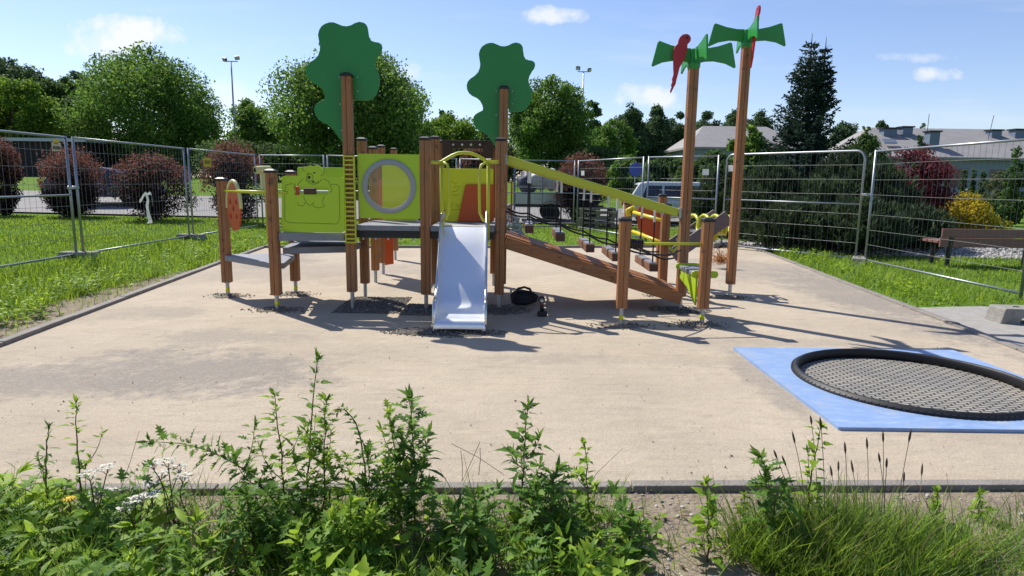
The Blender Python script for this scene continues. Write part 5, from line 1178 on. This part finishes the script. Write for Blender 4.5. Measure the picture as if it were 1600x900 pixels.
def drill():
    c=G(847,494); x,y=c.x,c.y; e=empty('cordless_drill',(x,y,0),'black cordless drill standing upright on the sand','drill')
    MB().box((x,y,.028),(.10,.075,.052)).build('battery',M['cap'],e,bevel=.008)
    MB().tube([(x,y,.05),(x-.004,y,.10),(x-.008,y,.15)],[.024,.020,.022],10).build('grip',M['cap'],e,smooth=True)
    b=MB().tube([(x-.01,y+.09,.175),(x-.01,y+.03,.178),(x-.01,y-.05,.178),(x-.01,y-.075,.178)],[.03,.036,.034,.024],14).build('body',M['dark_metal'],e,smooth=True,auto=40)
    MB().tube([(x-.01,y-.075,.178),(x-.01,y-.115,.178)],[.022,.016],12).build('chuck',M['galv'],e,smooth=True,auto=40)
    MB().box((x-.006,y-.026,.135),(.012,.014,.022)).build('trigger',M['orange'],e)
drill()
# ------------------------------------------------------------------ trampoline let into the ground
def m_mat():
    m=bpy.data.materials.new('trampoline_mat'); m.use_nodes=True; nt=m.node_tree; L=nt.links.new; b=nt.nodes['Principled BSDF']; b.inputs['Roughness'].default_value=.75
    tc=N(nt,'ShaderNodeTexCoord'); br=N(nt,'ShaderNodeTexBrick'); br.inputs['Scale'].default_value=1; br.inputs['Brick Width'].default_value=.075; br.inputs['Row Height'].default_value=.037; br.inputs['Mortar Size'].default_value=.006; br.inputs['Mortar Smooth'].default_value=.2
    br.inputs['Color1'].default_value=(.30,.285,.25,1); br.inputs['Color2'].default_value=(.24,.225,.20,1); br.inputs['Mortar'].default_value=(.008,.008,.008,1)
    mp=N(nt,'ShaderNodeMapping'); mp.inputs['Rotation'].default_value=(0,0,R_(8)); L(tc.outputs['Object'],mp.inputs[0]); L(mp.outputs[0],br.inputs['Vector'])
    nz=N(nt,'ShaderNodeTexNoise'); nz.inputs['Scale'].default_value=2.2; nz.inputs['Detail'].default_value=7; L(tc.outputs['Object'],nz.inputs['Vector'])
    mx=N(nt,'ShaderNodeMix',data_type='RGBA'); L(mth(nt,'MULTIPLY',mth(nt,'SUBTRACT',nz.outputs[0],.45,clamp=True),2.6,clamp=True),mx.inputs[0]); L(br.outputs['Color'],mx.inputs[6]); mx.inputs[7].default_value=(.40,.35,.28,1)
    mm=N(nt,'ShaderNodeMix',data_type='RGBA'); L(br.outputs['Fac'],mm.inputs[0]); L(mx.outputs[2],mm.inputs[6]); mm.inputs[7].default_value=(.008,.008,.008,1); L(mm.outputs[2],b.inputs['Base Color'])
    bp=N(nt,'ShaderNodeBump'); bp.inputs['Strength'].default_value=.8; bp.inputs['Distance'].default_value=.006; bp.invert=True; L(br.outputs['Fac'],bp.inputs['Height']); L(bp.outputs[0],b.inputs['Normal']); return m
def m_pad():
    m=mat('blue_protective_film',(.31,.44,.69),.45,var=(.24,.37,.63),vscale=2.5,bump=.12,bscale=18,spec=.5); nt=m.node_tree; L=nt.links.new; b=nt.nodes['Principled BSDF']
    tc=N(nt,'ShaderNodeTexCoord'); mp=N(nt,'ShaderNodeMapping'); mp.inputs['Scale'].default_value=(1.5,5,1); mp.inputs['Rotation'].default_value=(0,0,R_(-22)); L(tc.outputs['Object'],mp.inputs[0])
    n=N(nt,'ShaderNodeTexNoise'); n.inputs['Scale'].default_value=4; n.inputs['Detail'].default_value=9; n.inputs['Roughness'].default_value=.72; L(mp.outputs[0],n.inputs['Vector'])
    src=b.inputs['Base Color'].links[0].from_socket; mx=N(nt,'ShaderNodeMix',data_type='RGBA'); L(mth(nt,'MULTIPLY',mth(nt,'SUBTRACT',n.outputs[0],.5,clamp=True),2.6,clamp=True),mx.inputs[0]); L(src,mx.inputs[6]); mx.inputs[7].default_value=(.44,.52,.66,1)
    n3=N(nt,'ShaderNodeTexNoise'); n3.inputs['Scale'].default_value=5; n3.inputs['Detail'].default_value=9; n3.inputs['Roughness'].default_value=.75; L(tc.outputs['Object'],n3.inputs['Vector'])
    m4=N(nt,'ShaderNodeMix',data_type='RGBA'); L(mth(nt,'MULTIPLY',mth(nt,'SUBTRACT',n3.outputs[0],.52,clamp=True),3.2,clamp=True),m4.inputs[0]); L(mx.outputs[2],m4.inputs[6]); m4.inputs[7].default_value=(.40,.38,.34,1); L(m4.outputs[2],b.inputs['Base Color'])
    return m
def trampoline():
    a=G(1312,672);b=G(1150,547);cx=(1.84+3.66)/2; cy=(3.48+5.26)/2
    e=empty('ground_trampoline',(cx,cy,0),'round trampoline let into the sand with a blue square surround','trampoline')
    holed('surround_plate',[(cx+x,cy+y) for x,y in rr(1.83,1.79,.01)],.02,.04,m_pad(),e,r=.735,origin=(cx,cy,0))
    px_,py_=cx,cy; cx,cy=TC
    rg=MB().lathe([(.777,.018),(.775,.030),(.764,.041),(.753,.052),(.743,.056),(.733,.053),(.727,.042),(.723,-.028),(.74,-.028)],(cx,cy,0),128,close=True).build('rubber_ring',M['rubber'],e,smooth=True)
    mb=MB()
    for k in range(120):
        t=2*math.pi*k/120; u=Vector((math.cos(t),math.sin(t),0)); w=Vector((-math.sin(t),math.cos(t),0)); c=Vector((cx,cy,.0375))+u*.770
        mb.box(c,(.012,.024,.004),Matrix((( u.x*.8,w.x,u.x*.6),(u.y*.8,w.y,u.y*.6),(-.6,0,.8))))
    mb.build('lug',M['galv'] if False else M['dark_metal'],rg)
    MB().lathe([(.728,-.018),(.0001,-.020)],(cx,cy,0),96).build('jumping_mat',m_mat(),e,origin=(cx,cy,0))
trampoline()
# ------------------------------------------------------------------ grass
def in_poly(x,y,poly):
    r=np.zeros(len(x),bool); n=len(poly)
    for i in range(n):
        (x0,y0),(x1,y1)=poly[i],poly[(i+1)%n]
        c=((y0>y)!=(y1>y))&(x<(x1-x0)*(y-y0)/(y1-y0+1e-12)+x0); r^=c
    return r
YARD=[(-3.86,2.5),(-4.14,5.05),(-4.71,10.2),(-4.95,12.78),(-2.57,13.08),(2.0,13.73),(5.2,14.4),(5.18,13.1),(4.57,7.3),(4.37,5.35),(4.12,2.8)]
PAVE=[(4.5,7.35),(5.45,7.5),(6.6,7.05),(9.5,6.45),(9.5,2.5),(4.1,2.5)]
SOILB=[(-4.05,5.0),(-3.8,2.6),(-4.45,2.6),(-4.62,5.2),(-4.92,7),(-4.9,8.6),(-4.8,9.6),(-4.6,10.0)]
def blades(name,x,y,h,w,m,lb,g,lean=.5,kind='stuff',parent=None,loc=None,z=-.03):
    n=len(x); a=g.uniform(0,6.28,n); out=np.stack([np.cos(a),np.sin(a),np.zeros(n)],1)
    d=np.array([[0,0,1.]])+out*g.uniform(.05,lean,n)[:,None]
    pos=np.stack([x,y,np.array([gz(p,q) for p,q in zip(x,y)])+z if z is not None else np.zeros(n)],1)
    sc=np.stack([h,w,h*.9],1)
    V,F=replicate(*BLADE,pos,orient(d,out+g.normal(size=(n,3))*.2),sc)
    if loc is not None: V=V-np.array(loc)
    o=np_obj(name,V,F,m,parent,loc=(0,0,0))
    if kind: tag(o,lb,kind=kind)
    return o
def build_grass():
    g=np.random.default_rng(21); X=[];Y=[];H=[];Wd=[]
    for (x0,x1,y0,y1,n) in ((-9,-3.9,2.4,9,60000),(-14,-4.5,8.5,15,60000),(-20,-4,14,22,52000),(-5,6,13.2,22,40000),(4.4,14,6.8,14,52000),(5,20,13.5,24,32000)):
        x=g.uniform(x0,x1,n);y=g.uniform(y0,y1,n); ok=(np.abs(x)<.95*y+1.2)&~in_poly(x,y,YARD)&~in_poly(x,y,PAVE)
        sb=in_poly(x,y,SOILB); ok&=~sb|(g.uniform(0,1,n)<.10)
        # thin, patchy cover on the strip outside the kerb
        pat=.5+.5*np.sin(x*2.1+1.3*np.sin(y*1.7))*np.sin(y*1.9+x); ok&=g.uniform(0,1,n)<.45+.75*pat
        ok&=~((y>21.2-.1*x)); ok&=~((x>4.9)&(y>13.2+np.where(x<6,(6-x),0)-np.maximum(0,x-7.5)*.16)&(y<15.0+np.where(x<6,(6-x),0)))
        x=x[ok];y=y[ok]; d=np.hypot(x,y); wild=((x<-4)&(x>-6.9)&(y<13))|((x>4.4)&(x<6.1)&(y<13))
        h=g.uniform(.035,.085,len(x))*np.where(wild,g.uniform(1.0,3.4,len(x)),1); X.append(x);Y.append(y);H.append(h);Wd.append(.0035*np.maximum(1,d/5.5)*g.uniform(.8,1.5,len(x)))
    blades('lawn_grass',np.concatenate(X),np.concatenate(Y),np.concatenate(H),np.concatenate(Wd),M['grass'],'sunlit lawn grass round the yard',g,lean=.75)
build_grass()
# ------------------------------------------------------------------ weeds
def leaf_t(out,fold=.25,droop=.28):
    """half outline (u,v) from base to tip -> folded, drooping two-sided leaf of triangles"""
    vs=[];n=len(out)
    for u,v in out: vs.append((u,0,-droop*u*u))
    for s in (1,-1):
        for u,v in out[1:-1]: vs.append((u,s*v,fold*v-droop*u*u))
    fs=[]; k=n-2
    for s in range(2):
        b=n+s*k
        for i in range(n-1):
            p=[i,i+1]; q0=b+i-1 if i>0 else None; q1=b+i if i<n-2 else None
            if q0 is None: t=[(0,1,q1)]
            elif q1 is None: t=[(i,i+1,q0)]
            else: t=[(i,i+1,q1),(i,q1,q0)]
            fs+= [tuple(x) if s==0 else (x[0],x[2],x[1]) for x in t]
    return np.array(vs),np.array(fs)
GOOSE=leaf_t([(0,0),(.16,.03),(.28,.25),(.42,.31),(.50,.21),(.62,.22),(.70,.12),(.84,.09),(1,0)])
MUG=leaf_t([(0,0),(.12,.03),(.24,.05),(.36,.34),(.42,.10),(.56,.33),(.60,.09),(.76,.20),(.80,.06),(1,0)],.2,.25)
LANCE=leaf_t([(0,0),(.2,.085),(.45,.13),(.7,.09),(1,0)],.3,.35)
BROAD=leaf_t([(0,0),(.15,.08),(.3,.16),(.38,.13),(.55,.24),(.62,.18),(.8,.2),(.9,.1),(1,0)],.25,.5)
def bez(a,b,c,n): return [a*(1-t)**2+b*(2*t*(1-t))+c*t*t for t in np.linspace(0,1,n)]
class Foliage:
    def __init__(s): s.V=[];s.F=[];s.n=0
    def put(s,tmpl,pos,d,nrm,sc):
        V,F=replicate(*tmpl,np.array(pos,float),orient(np.array(d,float),np.array(nrm,float)),np.array(sc,float)); s.V.append(V); s.F.append(F+s.n); s.n+=len(V)
    def obj(s,name,m,parent): return np_obj(name,np.concatenate(s.V)-np.array(worigin(parent)),np.concatenate(s.F),m,parent)
def dress(fo,pts,size,g,tm,dens=1.0,t0=.12,tuft=True,petiole=.25,top=10):
    """leaves spiralling up a stem"""
    n=len(pts); L=sum((pts[i+1]-pts[i]).length for i in range(n-1)); k=max(4,int(L/.0125*dens)); ang=g.uniform(0,6.28)
    pos=[];d=[];nr=[];sc=[]
    for i in range(k):
        t=t0+(1-t0)*i/k; f=t*(n-1); j=min(int(f),n-2); p=pts[j].lerp(pts[j+1],f-j); ax=(pts[j+1]-pts[j]).normalized()
        _,sx,ux=frame(ax); ang+=2.4+g.normal()*.35; o=sx*math.cos(ang)+ux*math.sin(ang)
        dd=(o+ax*g.uniform(.25,.8)*(.6+.6*t)+Vector((0,0,-.15*(1-t)))).normalized(); s=size*(1.08-.58*t)*g.uniform(.55,1.25)
        q=p+dd*s*petiole
        pos.append(q);d.append(dd);nr.append(Vector((0,0,1))+ax*.6+o*.15+Vector(g.normal(size=3)*.25)); sc.append(s)
        if tuft and g.uniform()<.75:
            for _ in range(3):
                d2=(o+ax*1.2+Vector(g.normal(size=3)*.5)).normalized(); pos.append(p+d2*.006); d.append(d2); nr.append(ax-o+Vector(g.normal(size=3)*.3)); sc.append(s*g.uniform(.3,.55))
    for _ in range(top):
        ax=(pts[-1]-pts[-2]).normalized(); d2=(ax*1.1+Vector(g.normal(size=3)*.55)).normalized(); pos.append(pts[-1]-ax*g.uniform(0,.03)); d.append(d2); nr.append(Vector(g.normal(size=3))+ax*.3); sc.append(size*g.uniform(.3,.6))
    fo.put(tm,pos[:len(pos)-top],d[:len(pos)-top],nr[:len(pos)-top],sc[:len(pos)-top])
    if top: fo.put(LANCE,pos[-top:],d[-top:],nr[-top:],sc[-top:])
def weed(label,bx,Y,tx,ty,size,tm,mm='weed',dens=1.0,branches=4,ctrl=None,seed=0,name='tall_weed',by=None,brl=.4,t0=.12,stemr=.0042,tuft=True,dY=0):
    size*=1.25; g=np.random.default_rng(seed); b=P(bx,800,Y); base=Vector((b.x,Y,-.03)); tip=P(tx,ty,Y+dY)
    c=Vector((base.x*.7+tip.x*.3,Y,base.z*.35+tip.z*.65)) if ctrl is None else P(ctrl[0],ctrl[1],Y)
    e=empty(name,base,label,'weed'); fo=Foliage(); st=MB(); pts=bez(base,c,tip,14)
    pts=[p+Vector((g.normal()*.003,g.normal()*.003,0)) if 0<i<13 else p for i,p in enumerate(pts)]
    st.tube(pts,[stemr*(1-.7*i/13) for i in range(14)],6); dress(fo,pts,size,g,tm,dens,t0,tuft)
    H=(tip-base).length
    for k in range(branches):
        t=.15+.55*k/max(1,branches); j=int(t*13); p=pts[j]; a=g.uniform(0,6.28); o=Vector((math.cos(a),math.sin(a)*.8,0)); l=H*brl*(1-.5*t)*g.uniform(.6,1.1)
        q=p+o*l*.55+Vector((0,0,l*.8)); m=p+o*l*.45+Vector((0,0,l*.25)); bp=bez(p,m,q,8)
        tm2=LANCE if k%2 else tm; st.tube(bp,[stemr*.6*(1-.7*i/7) for i in range(8)],5); dress(fo,bp,size*.8,g,tm2,dens*.9,.15,tuft,top=7)
    st.build('stem',M['stem'],e,smooth=True); fo.obj('leaves',M[mm],e); return e
def build_weeds():
    w=weed
    w('spindly pale weed standing alone at the far left, taller of a pair',128,2.42,118,628,.055,GOOSE,'weed_light',.55,2,seed=1,t0=.2)
    w('thin feathery weed left of the spindly one, shorter of a pair',72,2.44,76,664,.05,LANCE,'weed',.8,3,seed=2)
    w('weed leaning far over to the left with drooping leaves',455,2.36,232,690,.075,MUG,'weed',1.0,3,ctrl=(400,690),seed=3,t0=.25)
    w('weed with paired toothed leaves just left of the tallest weed',448,2.40,428,612,.062,GOOSE,'weed_light',.7,3,seed=4)
    w('tallest weed of all, thin dark stem rising in front of the sand',476,2.42,497,556,.066,GOOSE,'weed',.55,2,ctrl=(482,690),seed=5,t0=.15,stemr=.0048)
    w('bushy weed right behind the tallest weed',505,2.36,510,622,.070,MUG,'weed_light',1.1,6,seed=6)
    w('small arching weed bending to the left between two bushy weeds',575,2.38,528,640,.042,GOOSE,'weed',.6,0,ctrl=(572,622),seed=7,t0=.3)
    w('dense dark mugwort-like weed with the feathery top, in the middle',650,2.34,641,618,.088,MUG,'weed',1.25,6,seed=8)
    w('lighter weed leaning against the dense middle weed',628,2.38,606,640,.070,MUG,'weed_light',1.0,4,seed=9)
    w('low bushy weed at the left foot of the dense middle weed',580,2.26,575,705,.080,MUG,'weed',1.1,6,seed=10)
    w('weed with broad toothed leaves right of the middle, alone against the sand',812,2.36,825,634,.080,GOOSE,'weed',.75,5,seed=11)
    w('shorter weed with a curled top right of the broad-leaved one',922,2.36,913,692,.058,GOOSE,'weed_light',.9,3,seed=12)
    w('weed with toothed leaves rising out of the grass clump on the right',1258,2.34,1282,662,.062,GOOSE,'weed_light',.7,3,seed=13)
    w('leafy weed at the left side of the grass clump',1218,2.30,1188,712,.082,MUG,'weed',1.1,5,seed=14)
    w('small upright weed on the bare soil left of the grass clump',1112,2.20,1102,752,.06,GOOSE,'weed_light',1.0,3,seed=15)
    w('low spreading weed under the broad-leaved weed',860,2.24,868,735,.09,MUG,'weed',1.1,6,seed=16,brl=.6)
    w('low dark weed at the bottom edge right of the middle',745,2.12,742,770,.09,MUG,'weed',1.1,6,seed=17,brl=.6)
    w('low leafy weed at the bottom edge below the leaning weed',392,2.14,385,770,.09,MUG,'weed',1.1,7,seed=18,brl=.7)
    w('low pale weed at the bottom edge below the dense middle weed',545,2.08,548,785,.08,MUG,'weed_light',1.1,6,seed=19,brl=.7)
    w('low weed at the right end of the leafy bank, on bare soil',985,2.12,988,800,.075,GOOSE,'weed',1.0,6,seed=20,brl=.7)
    w('tiny bright weed on the bare soil at the far right',1530,2.55,1530,768,.05,GOOSE,'weed_light',1.0,3,seed=21)
    w('tiny bright weed left of the far right one',1462,2.5,1465,765,.045,GOOSE,'weed_light',1.0,3,seed=22)
    w('small low weed at the foot of the near kerb, on bare soil',1160,2.5,1165,770,.04,GOOSE,'weed_light',1.0,3,seed=23)
    # broad rosettes
    for i,(px,py,r,n,lb) in enumerate(((185,868,.24,16,'bright broad-leaved rosette at the bottom left'),(18,800,.26,12,'pale broad leaf rosette cut by the left edge'),(560,885,.16,12,'broad rosette at the bottom edge near the middle'),(1235,885,.13,11,'small rosette at the bottom edge on bare soil'))):
        g=np.random.default_rng(200+i); b=G(px,py,-.03); e=empty('leaf_rosette',b,lb,'weed'); fo=Foliage(); pos=[];d=[];nr=[];sc=[]
        for k in range(n):
            a=k*2.4; o=Vector((math.cos(a),math.sin(a),g.uniform(.35,1.3))).normalized(); pos.append(b+o*.02); d.append(o); nr.append(Vector((0,0,1))-Vector((o.x,o.y,0))*.3); sc.append(r*g.uniform(.7,1.15))
        fo.put(BROAD,pos,d,nr,sc); fo.obj('leaves',M['weed_light'],e)
    # yarrow: flat white heads
    for i,(bx,Y,heads,lb) in enumerate(((150,2.34,[(140,738),(165,728),(152,768),(172,766),(138,785)],'white-flowered yarrow at the left, left clump'),(265,2.38,[(240,722),(262,718),(278,728),(250,738),(232,752),(285,742)],'white-flowered yarrow under the leaning weed'),(212,2.28,[(210,778),(222,775),(198,790),(236,770)],'low white-flowered yarrow in front of the other two'))):
        g=np.random.default_rng(230+i); b=P(bx,800,Y); b=Vector((b.x,Y,-.03)); e=empty('yarrow_plant',b,lb,'wild flower'); st=MB(); fo=Foliage()
        for (hx,hy) in heads:
            t=P(hx,hy,Y+g.uniform(-.08,.08)); m=Vector(((b.x+t.x)/2+g.normal()*.01,(b.y+t.y)/2,t.z*.55)); pts=bez(b+Vector((g.normal()*.03,g.normal()*.03,0)),m,t-Vector((0,0,.035)),9); st.tube(pts,.0022,5); dress(fo,pts,.05,g,MUG,.55,.1,False,top=0)
            fl=[]
            for k in range(34):
                a=g.uniform(0,6.28); r=.034*g.uniform(0,1)**.5; f=t+Vector((math.cos(a)*r,math.sin(a)*r,-r*.15+g.normal()*.002)); fl.append(f)
                if k%4==0: st.tube([pts[-1],f],.0009,3,cap=False)
            n=len(fl); f4=Foliage(); f4.put((np.array([(-1,-1,0),(1,-1,0),(1,1,0),(-1,1,0),(0,0,.8)]),np.array([(0,1,4),(1,2,4),(2,3,4),(3,0,4)])),fl,g.normal(size=(n,3))*[1,1,.1],np.array([[0,0,1]])+g.normal(size=(n,3))*.3,g.uniform(.0032,.0058,n)); f4.obj('flower_head',M['yarrow'],e)
        st.build('stem',M['stem'],e); fo.obj('leaves',M['weed'],e)
    t=P(108,782,2.3); b=Vector((t.x-.01,2.3,-.03)); e=empty('yellow_flower',b,'single small yellow flower at the left','wild flower'); MB().tube([b,(b+t)/2+Vector((.01,0,0)),t],.002,5).build('stem',M['stem'],e)
    mb=MB()
    for k in range(12): a=k*.5236; mb.add([t,t+Vector((math.cos(a)*.016,math.sin(a)*.016,.012)),t+Vector((math.cos(a+.25)*.027,math.sin(a+.25)*.027,.006)),t+Vector((math.cos(a+.5)*.016,math.sin(a+.5)*.016,.012))],[(0,1,2,3)])
    mb.lathe([(.012,.0),(.01,.012),(0,.015)],t,8); mb.build('petals',M['yellowf'],e)
    # clump of tall grass with dark seed heads
    g=np.random.default_rng(77); bc=P(1310,800,2.30); b=Vector((bc.x,2.28,-.03)); e=empty('grass_clump',b,'tall dark green grass clump with brown seed heads on the right','grass clump')
    n=5200; a=g.uniform(0,6.28,n); r=g.uniform(0,1,n)**.55; x=b.x+.02+np.cos(a)*r*.44; y=2.26+np.sin(a)*r*.22
    o=blades('blades',x,y,g.uniform(.09,.26,n)*(1.15-.5*r),g.uniform(.0025,.0045,n),M['grass_fore'],None,g,lean=.6,kind=None,parent=e,loc=b)
    n=900; a=g.uniform(0,6.28,n); r=g.uniform(0,1,n)**.5; x=b.x+.02+np.cos(a)*r*.50; y=2.25+np.sin(a)*r*.22
    blades('blades',x,y,g.uniform(.12,.36,n)*(1.1-.4*r),g.uniform(.004,.0075,n),M['grass'],None,g,lean=1.0,kind=None,parent=e,loc=b)
    n=260; a=g.uniform(0,6.28,n); r=g.uniform(0,1,n)**.5; x=b.x+.02+np.cos(a)*r*.46; y=2.25+np.sin(a)*r*.2
    blades('dry_blades',x,y,g.uniform(.15,.34,n),g.uniform(.002,.0035,n),M['dry'],None,g,lean=.9,kind=None,parent=e,loc=b)
    sk=MB()
    for (px,py,bx) in ((1268,662,1275),(1283,670,1290),(1242,692,1262),(1214,716,1252),(1380,690,1372),(1375,722,1384),(1385,730,1378),(1420,690,1392),(1321,708,1320),(1333,738,1338),(1300,744,1306),(1412,752,1400),(1228,728,1262),(1355,700,1350),(1310,735,1300),(1440,742,1420)):
        t=P(px,py,2.36+g.uniform(-.06,.06)); q=P(bx,840,2.3); q.z=-.03; m=Vector((q.x*.6+t.x*.4,q.y,t.z*.55)); pts=bez(q,m,t,9); sk.tube(pts,.0013,4)
        ax=(pts[-1]-pts[-2]).normalized(); l=g.uniform(.025,.05); MB().tube([t-ax*.004,t+ax*l*.25,t+ax*l*.7,t+ax*l],[.0012,.0042,.0036,.001],6).build('seed_head',M['seed'],e,smooth=True)
    sk.build('stalk',M['dry'],e)
    # dry bent stalks
    sk=MB()
    for (x0,y0,x1,y1) in ((785,740,705,693),(722,752,750,690),(722,752,720,705),(748,742,750,700),(1005+0,800,1010,760)):
        p=P(x0,y0,2.45);q=P(x1,y1,2.45+.1); p.z=max(p.z,-.02); sk.tube([p,(p+q)/2+Vector((.004,0,.006)),q],.0014,4)
    p0=P(722,752,2.45); o=sk.build('dry_stalk',M['dry'],origin=(p0.x,2.45,-.03)); tag(o,'few thin dry stalks crossing in the gap right of the dense middle weed',kind='stuff')
def build_cover():
    g=np.random.default_rng(55)
    # leafy low cover in the foreground
    fo=Foliage(); fl=Foliage(); cl=[]
    def cover(n,xr,yr,hr,size,fo,tm,dens):
        for i in range(n):
            x=g.uniform(*xr); y=g.uniform(*yr); h=g.uniform(*hr)
            if not dens(x,y): continue
            pt=.5+.5*math.sin(x*6.3+1.7*math.sin(y*8))*math.sin(y*10+2*x)
            if g.uniform()>.25+.95*pt: continue
            h*=.35+.65*pt
            b=Vector((x,y,-.03)); t=b+Vector((g.normal()*h*.45,g.normal()*h*.45,h)); pts=bez(b,(b+t)/2+Vector((g.normal()*.02,g.normal()*.02,h*.2)),t,6)
            dress(fo,pts,size*g.uniform(.7,1.3),g,tm,.8,.1,False,top=5)
    L=lambda x,y: (x<.50+.12*math.sin(y*9)) and not (-.35<x<.05 and y>2.42) 
    cover(300,(-2.6,.62),(1.55,2.46),(.08,.30),.09,fo,MUG,L); cover(250,(-2.6,.60),(1.5,2.5),(.06,.25),.078,fl,GOOSE,L)
    cover(100,(-2.6,.5),(1.5,2.3),(.1,.27),.10,fl,LANCE,L)
    cover(40,(.6,2.8),(1.6,2.6),(.03,.09),.05,fl,GOOSE,lambda x,y:True)
    for nm,f,mm,lb in (('weed_cover',fo,'weed','dark leafy weed cover along the bottom edge'),('weed_cover',fl,'weed_light','lighter leafy weed cover along the bottom edge')):
        o=np_obj(nm,np.concatenate(f.V),np.concatenate(f.F),M[mm]); tag(o,lb,kind='stuff')
    n=36000; x=g.uniform(-2.8,2.9,n); y=g.uniform(1.5,2.62,n)
    d=np.where(x<.45,1.0-.6*(y>2.5),np.where(x<1.0,.10,np.where(y<2.40-.06*np.sin(x*5),1.25,.16)))*(.6+.5*np.sin(x*7+np.sin(y*9)*2)); ok=g.uniform(0,1,n)<d; x=x[ok];y=y[ok]
    blades('foreground_grass',x,y,g.uniform(.05,.22,len(x)),g.uniform(.0022,.0055,len(x)),M['grass_fore'],'tall loose grass at the bottom edge',g,lean=.9)
    n=520; x=g.uniform(-3,3,n); y=g.uniform(1.6,2.62,n); dd=rdir(n); dd[:,2]*=.2
    V,F=replicate(*LANCE,np.stack([x,y,np.full(n,-.006)],1),orient(dd,np.array([[0,0,1.]])+g.normal(size=(n,3))*.4),g.uniform(.012,.05,n)); tag(np_obj('leaf_litter',V,F,M['dry']),'dry leaf litter on the soil strip',kind='stuff')
    st=MB()
    for i in range(90):
        x=g.uniform(-2.4,2.6); y=g.uniform(2.0,2.6); h=g.uniform(.08,.34); b=Vector((x,y,-.02)); t=b+Vector((g.normal()*h*.5,g.normal()*h*.3,h)); st.tube([b,(b+t)/2+Vector((g.normal()*.02,0,h*.1)),t],[.0016,.0012,.0006],4)
    tag(st.build('dead_stalks',M['dry']),'thin dead stalks among the foreground weeds',kind='stuff')
    # weeds along the side kerbs
    fs=Foliage()
    spots=[]
    for i in range(330):
        y=g.uniform(3.4,13); xk=-4.1-.083*(y-5)-.25; x=xk-abs(g.normal())*1.0-.05
        if g.uniform()<.5+.5*math.sin(y*2.3): spots.append((x,y,g.uniform(.05,.2)))
    for i in range(120): spots.append((-5.3+g.normal()*.5,11.6+g.normal()*1.1,g.uniform(.08,.28)))
    for i in range(60): spots.append((-4.95+g.normal()*.22,5.6+g.normal()*.45,g.uniform(.1,.34)))
    for i in range(60): spots.append((-5.3+g.normal()*.22,7.6+g.normal()*.35,g.uniform(.1,.25)))
    for i in range(170):
        y=g.uniform(7.6,13.6); spots.append((4.5+.11*(y-7.3)+.2+abs(g.normal())*.45,y,g.uniform(.05,.2)))
    for i in range(90): spots.append((g.uniform(-4.5,4.5),13.6+.13*g.uniform(-4,4)+abs(g.normal())*.8+.3,g.uniform(.06,.22)))
    for (x,y,h) in spots:
        if in_poly(np.array([x]),np.array([y]),YARD)[0] or in_poly(np.array([x]),np.array([y]),PAVE)[0]: continue
        b=Vector((x,y,-.03)); t=b+Vector((g.normal()*h*.3,g.normal()*h*.3,h)); dress(fs,bez(b,(b+t)/2,t,4),.085*g.uniform(.7,1.3),g,GOOSE,.7,.05,False,top=4)
    o=np_obj('side_weeds',np.concatenate(fs.V),np.concatenate(fs.F),M['weed_light']); tag(o,'low leafy weeds along the side and back kerbs',kind='stuff')
    # orange dry twigs behind the taller palm post
    c=P(1128,378,10.5); n=900; d=rdir(n)*[1,1,.8]+[0,0,.5]; 
    e=empty('dry_twig_bush',(c.x,10.5,-.03),'small orange dry twiggy bush behind the taller palm post','bush')
    V,F=replicate(*DIAM,np.array([[0,0,.15]])+d*g.uniform(0,.17,(n,1)),orient(d+g.normal(size=(n,3))*.4,g.normal(size=(n,3))),np.stack([g.uniform(.04,.08,n),np.full(n,.010),np.full(n,.02)],1)); np_obj('twigs',V,F,M['orange_twig'],e)
build_weeds(); build_cover()
